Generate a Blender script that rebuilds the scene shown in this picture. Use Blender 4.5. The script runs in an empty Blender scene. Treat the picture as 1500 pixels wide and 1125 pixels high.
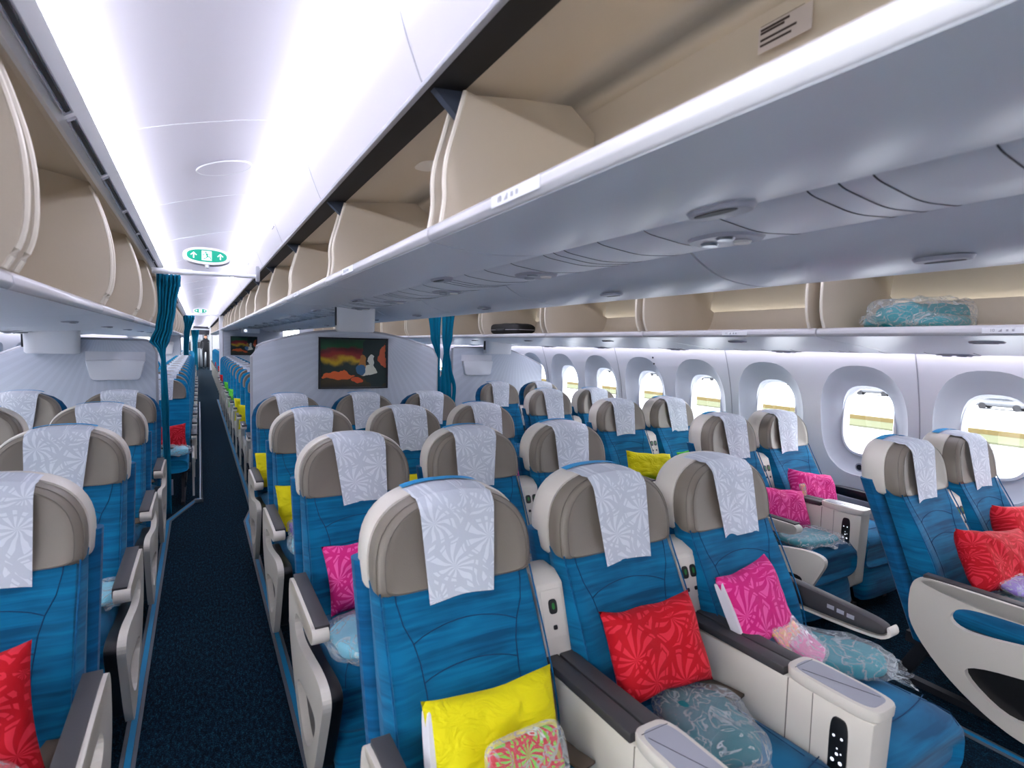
import bpy, bmesh, math, random
from mathutils import Vector, Matrix, noise
random.seed(7)
sc = bpy.context.scene
COL = sc.collection
PI = math.pi
EXPO = 0.75
CY = 1.19          # lateral centre line of the cabin

# ------------------------------------------------------------------ materials
def nt(name):
    m = bpy.data.materials.new(name); m.use_nodes = True
    t = m.node_tree; b = t.nodes['Principled BSDF']
    return m, t, b
def s2l(c):
    return tuple((x/12.92 if x <= .04045 else ((x+.055)/1.055)**2.4) for x in [v/255. for v in c])+(1.,)
def M(name, rgb, rough=.5, metal=0., spec=.5, bump=0., bscale=200., emit=None, estr=1., coat=0.):
    m, t, b = nt(name)
    b.inputs['Base Color'].default_value = s2l(rgb)
    b.inputs['Roughness'].default_value = rough
    b.inputs['Metallic'].default_value = metal
    b.inputs['Specular IOR Level'].default_value = spec
    b.inputs['Coat Weight'].default_value = coat
    if emit:
        b.inputs['Emission Color'].default_value = s2l(emit); b.inputs['Emission Strength'].default_value = estr
    if bump:
        n = t.nodes.new('ShaderNodeTexNoise'); n.inputs['Scale'].default_value = bscale; n.inputs['Detail'].default_value = 3
        c = t.nodes.new('ShaderNodeTexCoord'); bp = t.nodes.new('ShaderNodeBump')
        bp.inputs['Strength'].default_value = bump; bp.inputs['Distance'].default_value = .004
        t.links.new(c.outputs['Object'], n.inputs['Vector']); t.links.new(n.outputs['Fac'], bp.inputs['Height']); t.links.new(bp.outputs['Normal'], b.inputs['Normal'])
    return m
def ramp(t, fac, stops, interp='LINEAR'):
    r = t.nodes.new('ShaderNodeValToRGB'); r.color_ramp.interpolation = interp
    e = r.color_ramp.elements
    while len(e) < len(stops): e.new(.5)
    for k, (p, c) in enumerate(stops): e[k].position = p; e[k].color = c if len(c) == 4 else s2l(c)
    t.links.new(fac, r.inputs['Fac']); return r.outputs['Color']
def math_(t, op, a, b=None):
    n = t.nodes.new('ShaderNodeMath'); n.operation = op
    for i, x in enumerate((a, b)):
        if x is None: continue
        if isinstance(x, (int, float)): n.inputs[i].default_value = x
        else: t.links.new(x, n.inputs[i])
    return n.outputs[0]
def coords(t, scale=(1, 1, 1), out='Object', loc=(0, 0, 0)):
    c = t.nodes.new('ShaderNodeTexCoord'); mp = t.nodes.new('ShaderNodeMapping')
    mp.inputs['Scale'].default_value = scale; mp.inputs['Location'].default_value = loc
    t.links.new(c.outputs[out], mp.inputs['Vector']); return mp.outputs['Vector']
def noise_(t, vec, scale, detail=2, dist=0.):
    n = t.nodes.new('ShaderNodeTexNoise'); n.inputs['Scale'].default_value = scale; n.inputs['Detail'].default_value = detail; n.inputs['Distortion'].default_value = dist
    t.links.new(vec, n.inputs['Vector']); return n.outputs['Fac']
def bump_(t, b, h, s=.3, d=.004):
    bp = t.nodes.new('ShaderNodeBump'); bp.inputs['Strength'].default_value = s; bp.inputs['Distance'].default_value = d
    t.links.new(h, bp.inputs['Height']); t.links.new(bp.outputs['Normal'], b.inputs['Normal'])
def fabric(name, dark, light, rough=.85):
    m, t, b = nt(name)
    v = coords(t, (3, 3, 60)); n = noise_(t, v, 1., 4, .6)
    v2 = coords(t, (7, 7, 16)); n2 = noise_(t, v2, 1., 2, 0)
    f = math_(t, 'ADD', math_(t, 'MULTIPLY', n, .65), math_(t, 'MULTIPLY', n2, .35))
    t.links.new(ramp(t, f, [(.36, dark), (.62, light)]), b.inputs['Base Color'])
    b.inputs['Roughness'].default_value = rough; b.inputs['Sheen Weight'].default_value = .12
    b.inputs['Specular IOR Level'].default_value = .2
    bump_(t, b, n, .25, .003); return m
def tattoo(name, base, line, scale=7., rough=.7, freq=70., plane='xz'):
    m, t, b = nt(name)
    v = coords(t, (1, .02, 1) if plane == 'xz' else (1, 1, .02))
    nz = t.nodes.new('ShaderNodeTexNoise'); nz.inputs['Scale'].default_value = 9; t.links.new(v, nz.inputs['Vector'])
    mx = t.nodes.new('ShaderNodeMixRGB'); mx.inputs['Fac'].default_value = .05; t.links.new(v, mx.inputs[1]); t.links.new(nz.outputs['Color'], mx.inputs[2])
    vo = t.nodes.new('ShaderNodeTexVoronoi'); vo.feature = 'DISTANCE_TO_EDGE'; vo.inputs['Scale'].default_value = scale; t.links.new(mx.outputs[0], vo.inputs['Vector'])
    v1 = t.nodes.new('ShaderNodeTexVoronoi'); v1.feature = 'F1'; v1.inputs['Scale'].default_value = scale; t.links.new(mx.outputs[0], v1.inputs['Vector'])
    # petals: angle around each cell centre
    sub = t.nodes.new('ShaderNodeVectorMath'); sub.operation = 'SUBTRACT'; t.links.new(mx.outputs[0], sub.inputs[0]); t.links.new(v1.outputs['Position'], sub.inputs[1])
    sp = t.nodes.new('ShaderNodeSeparateXYZ'); t.links.new(sub.outputs[0], sp.inputs[0])
    ang = math_(t, 'ARCTAN2', sp.outputs['Z' if plane == 'xz' else 'Y'], sp.outputs['X'])
    pet = math_(t, 'SINE', math_(t, 'ADD', math_(t, 'MULTIPLY', ang, 11.), math_(t, 'ADD', math_(t, 'MULTIPLY', v1.outputs['Distance'], 7.), math_(t, 'MULTIPLY', nz.outputs['Fac'], 9.))))
    edge = ramp(t, vo.outputs['Distance'], [(.0, (0, 0, 0, 1)), (.035, (0, 0, 0, 1)), (.05, (1, 1, 1, 1)), (.09, (1, 1, 1, 1)), (.10, (0, 0, 0, 1)), (.12, (0, 0, 0, 1)), (.13, (1, 1, 1, 1))])
    pr = ramp(t, pet, [(.0, (0, 0, 0, 1)), (.12, (1, 1, 1, 1))])
    f = math_(t, 'MULTIPLY', edge, pr)
    t.links.new(ramp(t, f, [(.25, line), (.6, base)]), b.inputs['Base Color'])
    b.inputs['Roughness'].default_value = rough; b.inputs['Specular IOR Level'].default_value = .25
    bump_(t, b, noise_(t, coords(t), 13, 3, .8), .45, .012)
    return m
def plastic_bag(name, tint=(240, 248, 250), a=.07):
    m, t, b = nt(name)
    b.inputs['Base Color'].default_value = s2l(tint); b.inputs['Roughness'].default_value = .10; b.inputs['Coat Weight'].default_value = .5
    v = coords(t, (1, 1, 1)); n = noise_(t, coords(t, (1, 1, 1.6)), 13, 3, 1.2)
    wr = ramp(t, n, [(.44, (a, a, a, 1)), (.495, (.34, .34, .34, 1)), (.52, (a*1.4, a*1.4, a*1.4, 1)), (.66, (a, a, a, 1)), (.69, (.6, .6, .6, 1)), (.705, (a, a, a, 1))])  # sparse highlights painted into the film as more opaque streaks
    lw = t.nodes.new('ShaderNodeLayerWeight'); lw.inputs['Blend'].default_value = .25
    t.links.new(math_(t, 'MINIMUM', math_(t, 'ADD', wr, math_(t, 'MULTIPLY', lw.outputs['Facing'], .38)), 1.), b.inputs['Alpha'])
    bump_(t, b, noise_(t, v, 16, 2, 1.2), .8, .012); return m

BLUE = fabric('blue_seat_fabric', (0, 74, 112), (0, 114, 158))
BLUE2 = fabric('blue_cover_fabric', (0, 66, 108), (0, 98, 144))
SEAM = M('dark_blue_thread', (0, 58, 98), .9)
TAUPE = M('taupe_leather', (130, 121, 109), .42, bump=.15, bscale=350)
TAUPES = M('taupe_piping', (112, 104, 93), .5)
CREAM = M('cream_plastic', (218, 211, 199), .42)
GREYP = M('grey_table_plastic', (165, 166, 176), .35)
BLACKP = M('black_plastic', (20, 21, 24), .45)
DARKP = M('charcoal_armrest_pad', (62, 60, 62), .55, bump=.1, bscale=300)
CLOTH = tattoo('white_headrest_paper', (224, 229, 236), (202, 208, 217), 9.)
SKYB = M('sky_blue_velcro', (40, 150, 205), .8)
WFRAME = M("white_window_frame", (236, 238, 244), .35)
WHITE = M('white_cabin_panel', (236, 238, 242), .38, bump=.03, bscale=60)
WALLM = M('white_sidewall_panel', (226, 227, 233), .5)
CEIL = M('white_ceiling_panel', (226, 224, 232), .5)
RECESS = M('window_reveal_painted_shade', (186, 190, 200), .5)  # white panel greyed to paint in the shade of its angled faces
BEIGE = M('beige_bin_lining', (208, 197, 178), .55, bump=.04, bscale=80)
BEDGE = M('ivory_bin_edge', (232, 224, 208), .4)
LIPM = M('white_bin_lip', (204, 204, 208), .25)
UNDER = M('cool_white_bin_underside', (218, 222, 228), .32)
BLACKG = M('black_gap', (14, 16, 20), .7)
SLATE = M('slate_wedge', (62, 72, 88), .5)
GREYT = M('grey_trim', (168, 170, 178), .35)
METAL = M('brushed_metal', (170, 176, 182), .3, .9)
DMETAL = M('dark_seat_metal', (52, 54, 60), .45, .5)
TEALC = M('teal_curtain', (0, 116, 148), .85, spec=.2)
STRIPE = M('blue_floor_stripe', (0, 134, 184), .5)
TRACK = M('grey_floor_track', (96, 100, 108), .5)
TEAL = M('teal_blanket', (0, 130, 140), .9)
TEALD = M('deep_teal_blanket', (8, 112, 122), .9)
LBLUE = M('light_blue_blanket', (110, 190, 210), .85)
BAG = plastic_bag('clear_plastic_film')
SUEDE = M('brown_seatbelt', (92, 80, 68), .8)
GREENL = M('green_led', (24, 96, 40), .4, emit=(40, 150, 60), estr=.12)
WDOT = M('white_button_light', (220, 225, 235), .4, emit=(220, 225, 240), estr=.8)
LIGHTM = M('cove_lamp', (255, 255, 255), .5, emit=(240, 240, 255), estr=9.)
LIGHTW = M('sidewall_lamp', (255, 255, 255), .5, emit=(246, 238, 255), estr=4.5)
LIGHTB = M('bin_lamp_lens', (235, 232, 225), .4)

def carpet():
    m, t, b = nt('navy_carpet')
    v = coords(t); n = noise_(t, v, 180, 2); n2 = noise_(t, coords(t, (1, .35, 1)), 90, 2)
    f = math_(t, 'ADD', math_(t, 'MULTIPLY', n, .6), math_(t, 'MULTIPLY', n2, .4))
    t.links.new(ramp(t, f, [(.42, (6, 16, 26)), (.54, (11, 38, 54)), (.64, (28, 74, 94))]), b.inputs['Base Color'])
    b.inputs['Roughness'].default_value = .95; b.inputs['Specular IOR Level'].default_value = .1
    bump_(t, b, n, .6, .006); return m
CARPET = carpet()
def leafy_panel():
    m, t, b = nt('bulkhead_laminate')
    v = coords(t, (1, .02, 1)); sp = t.nodes.new('ShaderNodeSeparateXYZ'); t.links.new(v, sp.inputs[0])
    ang = math_(t, 'ARCTAN2', math_(t, 'SUBTRACT', sp.outputs['X'], .22), math_(t, 'SUBTRACT', sp.outputs['Z'], 1.62))
    w = math_(t, 'SINE', math_(t, 'MULTIPLY', ang, 70.))
    t.links.new(ramp(t, w, [(0., (204, 211, 222)), (.5, (209, 216, 227))]), b.inputs['Base Color'])
    b.inputs['Roughness'].default_value = .45; bump_(t, b, w, .05, .002); return m
LEAFY = leafy_panel()

# ------------------------------------------------------------------ mesh helpers
def smo(pts, it=2):
    for _ in range(it):
        o = [pts[0]]
        for a, b in zip(pts, pts[1:]):
            o += [(a[0]*.75+b[0]*.25, a[1]*.75+b[1]*.25), (a[0]*.25+b[0]*.75, a[1]*.25+b[1]*.75)]
        pts = o+[pts[-1]]
    return pts
class MB:
    def __init__(s): s.v = []; s.f = []
    def add(s, vs, fs):
        n = len(s.v); s.v += [tuple(v) for v in vs]; s.f += [tuple(i+n for i in f) for f in fs]; return s
    def box(s, x0, x1, y0, y1, z0, z1):
        return s.add([(x, y, z) for x in (x0, x1) for y in (y0, y1) for z in (z0, z1)],
                     [(0, 1, 3, 2), (4, 6, 7, 5), (0, 4, 5, 1), (2, 3, 7, 6), (0, 2, 6, 4), (1, 5, 7, 3)])
    def loft(s, rings, cap=True):
        n = len(rings[0]); vs = [p for r in rings for p in r]; fs = []
        for k in range(len(rings)-1):
            for i in range(n):
                j = (i+1) % n; fs.append((k*n+i, k*n+j, (k+1)*n+j, (k+1)*n+i))
        if cap: fs.append(tuple(range(n))[::-1]); fs.append(tuple((len(rings)-1)*n+i for i in range(n)))
        return s.add(vs, fs)
    def ext(s, poly, axis, a0, a1):
        """extrude closed 2D polygon; axis x: poly=(y,z); y: poly=(x,z); z: poly=(x,y)"""
        def P(p, a): return {'x': (a, p[0], p[1]), 'y': (p[0], a, p[1]), 'z': (p[0], p[1], a)}[axis]
        return s.loft([[P(p, a0) for p in poly], [P(p, a1) for p in poly]])
    def strip(s, path, y0, y1, th=.01, axis='y', ny=1):
        """open profile path (list of 2D) given thickness, extruded"""
        off = []
        for i, p in enumerate(path):
            a = Vector(path[max(i-1, 0)]); b = Vector(path[min(i+1, len(path)-1)]); d = (b-a)
            d = d.normalized() if d.length else Vector((1, 0)); off.append((p[0]-d.y*th, p[1]+d.x*th))
        return s.ext(list(path)+off[::-1], axis, y0, y1)
    def tube(s, pts, r, n=6):
        pts = [Vector(p) for p in pts]; rings = []
        for i, p in enumerate(pts):
            d = (pts[min(i+1, len(pts)-1)]-pts[max(i-1, 0)]).normalized()
            u = d.orthogonal().normalized() if abs(d.z) > .9 else d.cross(Vector((0, 0, 1))).normalized(); w = d.cross(u)
            rings.append([tuple(p+u*r*math.cos(2*PI*k/n)+w*r*math.sin(2*PI*k/n)) for k in range(n)])
        return s.loft(rings)
    def grid(s, f, nu, nv, closeu=False):
        vs = [f(i/nu, j/nv) for i in range(nu+1) for j in range(nv+1)]
        fs = [(i*(nv+1)+j, (i+1)*(nv+1)+j, (i+1)*(nv+1)+j+1, i*(nv+1)+j+1) for i in range(nu) for j in range(nv)]
        return s.add(vs, fs)
    def cyl(s, c, r, h, axis='z', n=24, r2=None):
        r2 = r if r2 is None else r2; c = Vector(c)
        def P(a, rr, t):
            u, w = rr*math.cos(a), rr*math.sin(a)
            return tuple(c+Vector({'z': (u, w, t), 'y': (u, t, w), 'x': (t, u, w)}[axis]))
        return s.loft([[P(2*PI*k/n, r, 0) for k in range(n)], [P(2*PI*k/n, r2, h) for k in range(n)]])
def finish(mb, name, bevel=0., smooth=True, seg=2, sharp=38, solid=0.):
    me = bpy.data.meshes.new(name); bm = bmesh.new()
    vs = [bm.verts.new(v) for v in mb.v]
    for f in mb.f:
        try: bm.faces.new([vs[i] for i in f])
        except ValueError: pass
    bmesh.ops.remove_doubles(bm, verts=bm.verts, dist=1e-6)
    bmesh.ops.recalc_face_normals(bm, faces=bm.faces)
    if bevel:
        ed = [e for e in bm.edges if len(e.link_faces) == 2 and e.calc_face_angle(0) > .5]
        bmesh.ops.bevel(bm, geom=ed, offset=bevel, segments=seg, affect='EDGES', profile=.5, clamp_overlap=True)
    for f in bm.faces: f.smooth = smooth
    for e in bm.edges:
        if len(e.link_faces) == 2 and e.calc_face_angle(0) > math.radians(sharp): e.smooth = False
    bm.to_mesh(me); bm.free(); return me
CACHE = {}
def obj(name, mb, mat, parent=None, loc=(0, 0, 0), key=None, bevel=0., label=None, rot=None, **k):
    """mb may be a function returning an MB; with key the mesh data is shared"""
    if key is not None and key in CACHE: me = CACHE[key]
    else:
        me = finish(mb() if callable(mb) else mb, name, bevel, **k)
        for m in (mat if isinstance(mat, (list, tuple)) else [mat]): me.materials.append(m)
        if key is not None: CACHE[key] = me
    o = bpy.data.objects.new(name, me); COL.objects.link(o); o.location = loc
    if rot: o.rotation_euler = rot
    if parent: o.parent = parent
    if label: o['label'] = label
    return o
def tag(o, label, cat, group=None, kind=None):
    if label: o['label'] = label
    if cat: o['category'] = cat
    if group: o['group'] = group
    if kind: o['kind'] = kind
    return o
def thing(name, label, cat, loc=(0, 0, 0), group=None, rz=0.):
    o = bpy.data.objects.new(name, None); COL.objects.link(o); o.location = loc; o.rotation_euler.z = rz; o.empty_display_size = .1
    return tag(o, label, cat, group)
def struct(name, mb, mat, **k):
    o = obj(name, mb, mat, **k); o['kind'] = 'structure'; return o
def sup(a, b, n=2.6, N=40, cx=0., cz=0.):
    out = []
    for k in range(N):
        t = 2*PI*k/N; c, s_ = math.cos(t), math.sin(t)
        out.append((cx+a*abs(c)**(2/n)*(1 if c >= 0 else -1), cz+b*abs(s_)**(2/n)*(1 if s_ >= 0 else -1)))
    return out
def textmesh(txt, size, name='lettering'):
    c = bpy.data.curves.new(name, 'FONT'); c.body = txt; c.size = size; c.align_x = 'CENTER'; c.align_y = 'CENTER'; c.extrude = .0006
    o = bpy.data.objects.new(name, c); COL.objects.link(o)
    dg = bpy.context.evaluated_depsgraph_get(); dg.update()
    me = bpy.data.meshes.new_from_object(o.evaluated_get(dg)); bpy.data.objects.remove(o); return me

# ------------------------------------------------------------------ camera
R = [(-0.,)]
def camera():
    f, cx, cy = 800., 750., 562.5
    d = Vector((291-cx, 497-cy, f)).normalized(); h = Vector((1, .025, 0))
    X = (h-d*h.dot(d)).normalized(); Z = X.cross(d)
    # columns = world axes in camera(x right,y down,z fwd); rows of inverse give camera axes in world
    right = Vector((X[0], d[0], Z[0])); down = Vector((X[1], d[1], Z[1])); fwd = Vector((X[2], d[2], Z[2]))
    m = Matrix((( right.x, -down.x, -fwd.x, 0.), (right.y, -down.y, -fwd.y, 0.), (right.z, -down.z, -fwd.z, 1.5), (0, 0, 0, 1)))
    c = bpy.data.cameras.new('camera'); c.sensor_width = 36; c.lens = f/1500*36; c.clip_start = .02; c.clip_end = 600; c.dof.use_dof = True; c.dof.focus_distance = 4.5; c.dof.aperture_fstop = 4.5
    o = bpy.data.objects.new('camera', c); COL.objects.link(o); o.matrix_world = m; sc.camera = o
camera()

# ------------------------------------------------------------------ shell
Y0, Y1 = -1.3, 36.0
YW = 36.0
struct('floor', MB().box(-1.75, 4.13, Y0, Y1, -.05, 0), CARPET, smooth=False)

def wallx(z):                      # sidewall lateral position (right side), leaning in towards the top
    return 3.985-.16*max(0, (z-.75)/.8)**2 - .10*max(0, (.45-z)/.45)**2
WP = .705                          # window pitch
WC0 = 2.045
def wall(side, yA, yB):
    """one skin with window reveals; side +1 right, -1 left"""
    mb = MB(); rb = MB(); X = lambda x: x if side > 0 else 2*CY-x
    zt = 1.56
    cen = [WC0+WP*k for k in range(-4, 12)]
    rows = [0, .12, .25, .4, .52]
    def P(y, z, off=0.): return (X(wallx(z)+off), y, z)
    lo, hi = cen[0]-WP/2, cen[-1]+WP/2
    N = 48
    for c in cen:
        a, b = .285, .385
        # rectangle boundary sampled by angle
        def rect(t):
            cx, sz = math.cos(t), math.sin(t); w, h1, h0 = WP/2, zt-1.048, 1.048-.52
            h = h1 if sz > 0 else h0
            k = min(w/abs(cx) if abs(cx) > 1e-6 else 1e9, h/abs(sz) if abs(sz) > 1e-6 else 1e9)
            return (c+cx*k, 1.048+sz*k)
        angs = [2*PI*k/N for k in range(N)]
        for w, h in ((WP/2, zt-1.048), (WP/2, .528)):
            a0 = math.atan2(h, w)
            for q in ((a0, PI-a0) if h == zt-1.048 else (PI+a0, 2*PI-a0)):
                i = min(range(N), key=lambda i: abs(angs[i]-q)); angs[i] = q
        def ov(aa, bb, n, off, cz=1.048):
            out = []
            for t in angs:
                cs, sn = math.cos(t), math.sin(t); r = (abs(cs/aa)**n+abs(sn/bb)**n)**(-1/n)
                out.append(P(c+r*cs, cz+r*sn, off))
            return out
        rr = [P(*rect(t)) for t in angs]
        mid = []
        o0 = ov(a, b, 2.5, 0)
        for p, q in zip(rr, o0):
            y, z = (p[1]+q[1])/2, (p[2]+q[2])/2; mid.append(P(y, z))
        mb.loft([rr, mid, o0], cap=False)
        rb.loft([o0, ov(a-.006, b-.006, 2.5, .012), ov(a-.05, b-.06, 2.6, .04), ov(a-.10, b-.115, 2.8, .075), ov(.172, .245, 2.9, .085), ov(.166, .24, 2.9, .13)], cap=False)
    for (ya, yb) in ((yA, lo), (hi, yB)):
        if yb-ya > .01: mb.grid(lambda u, v: P(ya+(yb-ya)*u, .52+(zt-.52)*v), 4, 12)
    mb.grid(lambda u, v: P(yA+(yB-yA)*u, .02+.5*v, -.012*(v < .99)), 4, 6)
    w = struct('wall_right' if side > 0 else 'wall_left', mb, WALLM)
    r = obj('window_reveal', rb, RECESS, w)
    # seams between sidewall panels
    sm = MB()
    for k in range(-2, 6):
        y = WC0-WP/2+2*WP*k
        sm.strip([P(y-.002, z)[::2] if False else (P(y, z)[0]-side*.001, z) for z in [.54+.1*j for j in range(11)]], y-.0035, y+.0035, .002)
    obj('panel_seam', sm, GREYT, w)
    return cen
CENS = wall(1, Y0, YW); wall(-1, Y0, YW)

def window(n, side, c):
    X = (lambda x: x) if side > 0 else (lambda x: 2*CY-x)
    x0 = wallx(1.048)
    def ring(aa, bb, x, nn=3.): return [(X(x), c+p[0], 1.048+p[1]) for p in sup(aa, bb, nn, 44)]
    fr = MB().loft([ring(.180, .255, x0+.082), ring(.182, .257, x0+.13), ring(.156, .226, x0+.135), ring(.152, .222, x0+.100), ring(.166, .24, x0+.078), ring(.180, .255, x0+.082)], cap=False)
    w = struct('window_%d' % n, fr, WFRAME)
    g = MB().loft([ring(.157, .227, x0+.118), ring(.157, .227, x0+.121)])
    obj('window_pane', g, GLASS, w)
    vt = MB().cyl((X(x0-.004-.0), c-.01, .73), .030, .006*side, 'x', 20)
    b = obj('dimmer_button', vt, GREYT, w)
    obj('button_face', MB().cyl((X(x0-.005), c-.01, .73), .019, -.004*side, 'x', 20), BLACKP, b)

def glassm():
    m = bpy.data.materials.new('cabin_window_glass'); m.use_nodes = True; t = m.node_tree; t.nodes.clear()
    o = t.nodes.new('ShaderNodeOutputMaterial'); a = t.nodes.new('ShaderNodeBsdfTransparent'); g = t.nodes.new('ShaderNodeBsdfGlossy'); x = t.nodes.new('ShaderNodeMixShader')
    a.inputs[0].default_value = (.97, .98, 1, 1); g.inputs['Roughness'].default_value = .03; x.inputs[0].default_value = .05
    t.links.new(a.outputs[0], x.inputs[1]); t.links.new(g.outputs[0], x.inputs[2]); t.links.new(x.outputs[0], o.inputs[0]); return m
GLASS = glassm()
n = 1
for side in (1, -1):
    for c in CENS: window(n, side, c); n += 1

# ceiling over each aisle, from the outboard bin rail to the centre bins
def ceilprof():
    return smo([(-.262, 2.185), (-.20, 2.218), (-.08, 2.262), (.03, 2.295), (.17, 2.335), (.31, 2.362), (.386, 2.364)])
for nm, s_ in (('left', 1), ('right', -1)):
    X = (lambda x: x) if s_ > 0 else (lambda x: 2*CY-x)
    mb = MB().strip([(X(x), z) for x, z in ceilprof()], Y0, YW, .02*s_)
    c = struct('ceiling' if s_ > 0 else 'ceiling_right', mb, CEIL)
    sm = MB()
    for k in range(-2, 22):
        y = 2.36+1.25*k
        sm.strip([(X(x), z-.0015) for x, z in ceilprof()], y-.004, y+.004, .003*s_)
    obj('ceiling_seam', sm, WHITE, c)
    # curved cove fascia next to the centre bins
    fp = smo([(X(.386), 2.366), (X(.405), 2.30), (X(.43), 2.22), (X(.462), 2.14), (X(.474), 2.118)])
    t1 = struct('trim_%d' % (1 if s_ > 0 else 4), MB().strip(fp, Y0, YW, .015*s_), CEIL)
    se = MB()
    for k in range(-2, 24):
        y = 1.285+1.25*k
        se.strip([(x-.001*s_, z) for x, z in fp], y-.003, y+.003, .0025*s_)
    obj('fascia_seam', se, GREYT, t1)
    obj('fascia_edge', MB().box(*sorted((X(.466), X(.482))), Y0, YW, 2.108, 2.122), GREYT, t1, bevel=.003)
    # outboard rail with air slots
    rp = [(X(-.352), 2.100), (X(-.332), 2.074), (X(-.320), 2.072), (X(-.300), 2.084), (X(-.262), 2.110), (X(-.248), 2.124)]
    t2 = struct('trim_%d' % (2 if s_ > 0 else 5), MB().strip(rp, Y0, YW, .012*s_), WHITE)
    obj('rail_strip', MB().box(*sorted((X(-.352), X(-.334))), Y0, YW, 2.078, 2.094), BEIGE, t2, bevel=.004)
    cl = thing('cove_light', ('glowing cove light strip on the %s outer edge of the ceiling' % ('left' if s_ > 0 else 'right')), 'light', (X(-.255), 16, 2.15), 'ceiling cove lights')
    obj('lamp_strip', MB().ext([(X(-.276), 2.103), (X(-.250), 2.121), (X(-.2645), 2.178), (X(-.272), 2.178)], 'y', Y0, YW), LIGHTM, cl, loc=(-X(-.255), -16, -2.15))  # lower edge extended over the rail so light spill there is emitted
    cl = thing('cove_light', ('long glowing cove light strip above the centre bins, over the %s aisle' % ('left' if s_ > 0 else 'right')), 'light', (X(.395), 16, 2.36), 'ceiling cove lights')
    obj('lamp_strip', MB().box(*sorted((X(.386), X(.398))), Y0, YW, 2.30, 2.345), LIGHTM, cl, loc=(-X(.395), -16, -2.36))
    if s_ > 0:
        for k in range(-2, 14):
            y = 1.93+.625*k
            v = thing('air_vent', 'black slotted air vent in the white rail along the left ceiling edge', 'vent', (-.293, y+.28, 2.0885), 'air slots in the left ceiling rail'); v.rotation_euler.y = -.60
            obj('slot', MB().box(-.005, .005, -.275, .275, -.006, .0035), BLACKG, v, key='slot')
            obj('frame', MB().box(-.013, -.0095, -.285, .285, -.0065, .001).box(.009, .0125, -.285, .285, -.0065, .001).box(-.013, .0125, -.29, -.285, -.0065, .001).box(-.013, .0125, .285, .29, -.0065, .001), GREYT, v, key='slotf')
# front and rear ends
struct('wall_front', MB().box(-1.75, 4.13, Y0-.05, Y0, 0, 2.6), WALLM, smooth=False)
struct('wall_back', MB().box(-1.75, 4.13, YW, YW+.05, 0, 2.6), WALLM, smooth=False)
struct('trim_3', MB().box(-1.75, 4.13, Y0, YW, 2.44, 2.46), WHITE, smooth=False)      # crown above the bins
for sd, x in (('left', -1.53), ('right', 3.9)):
    struct('baseboard_'+sd, MB().box(x, x+.02, Y0, YW, 0, .09), GREYT, smooth=False)

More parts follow.
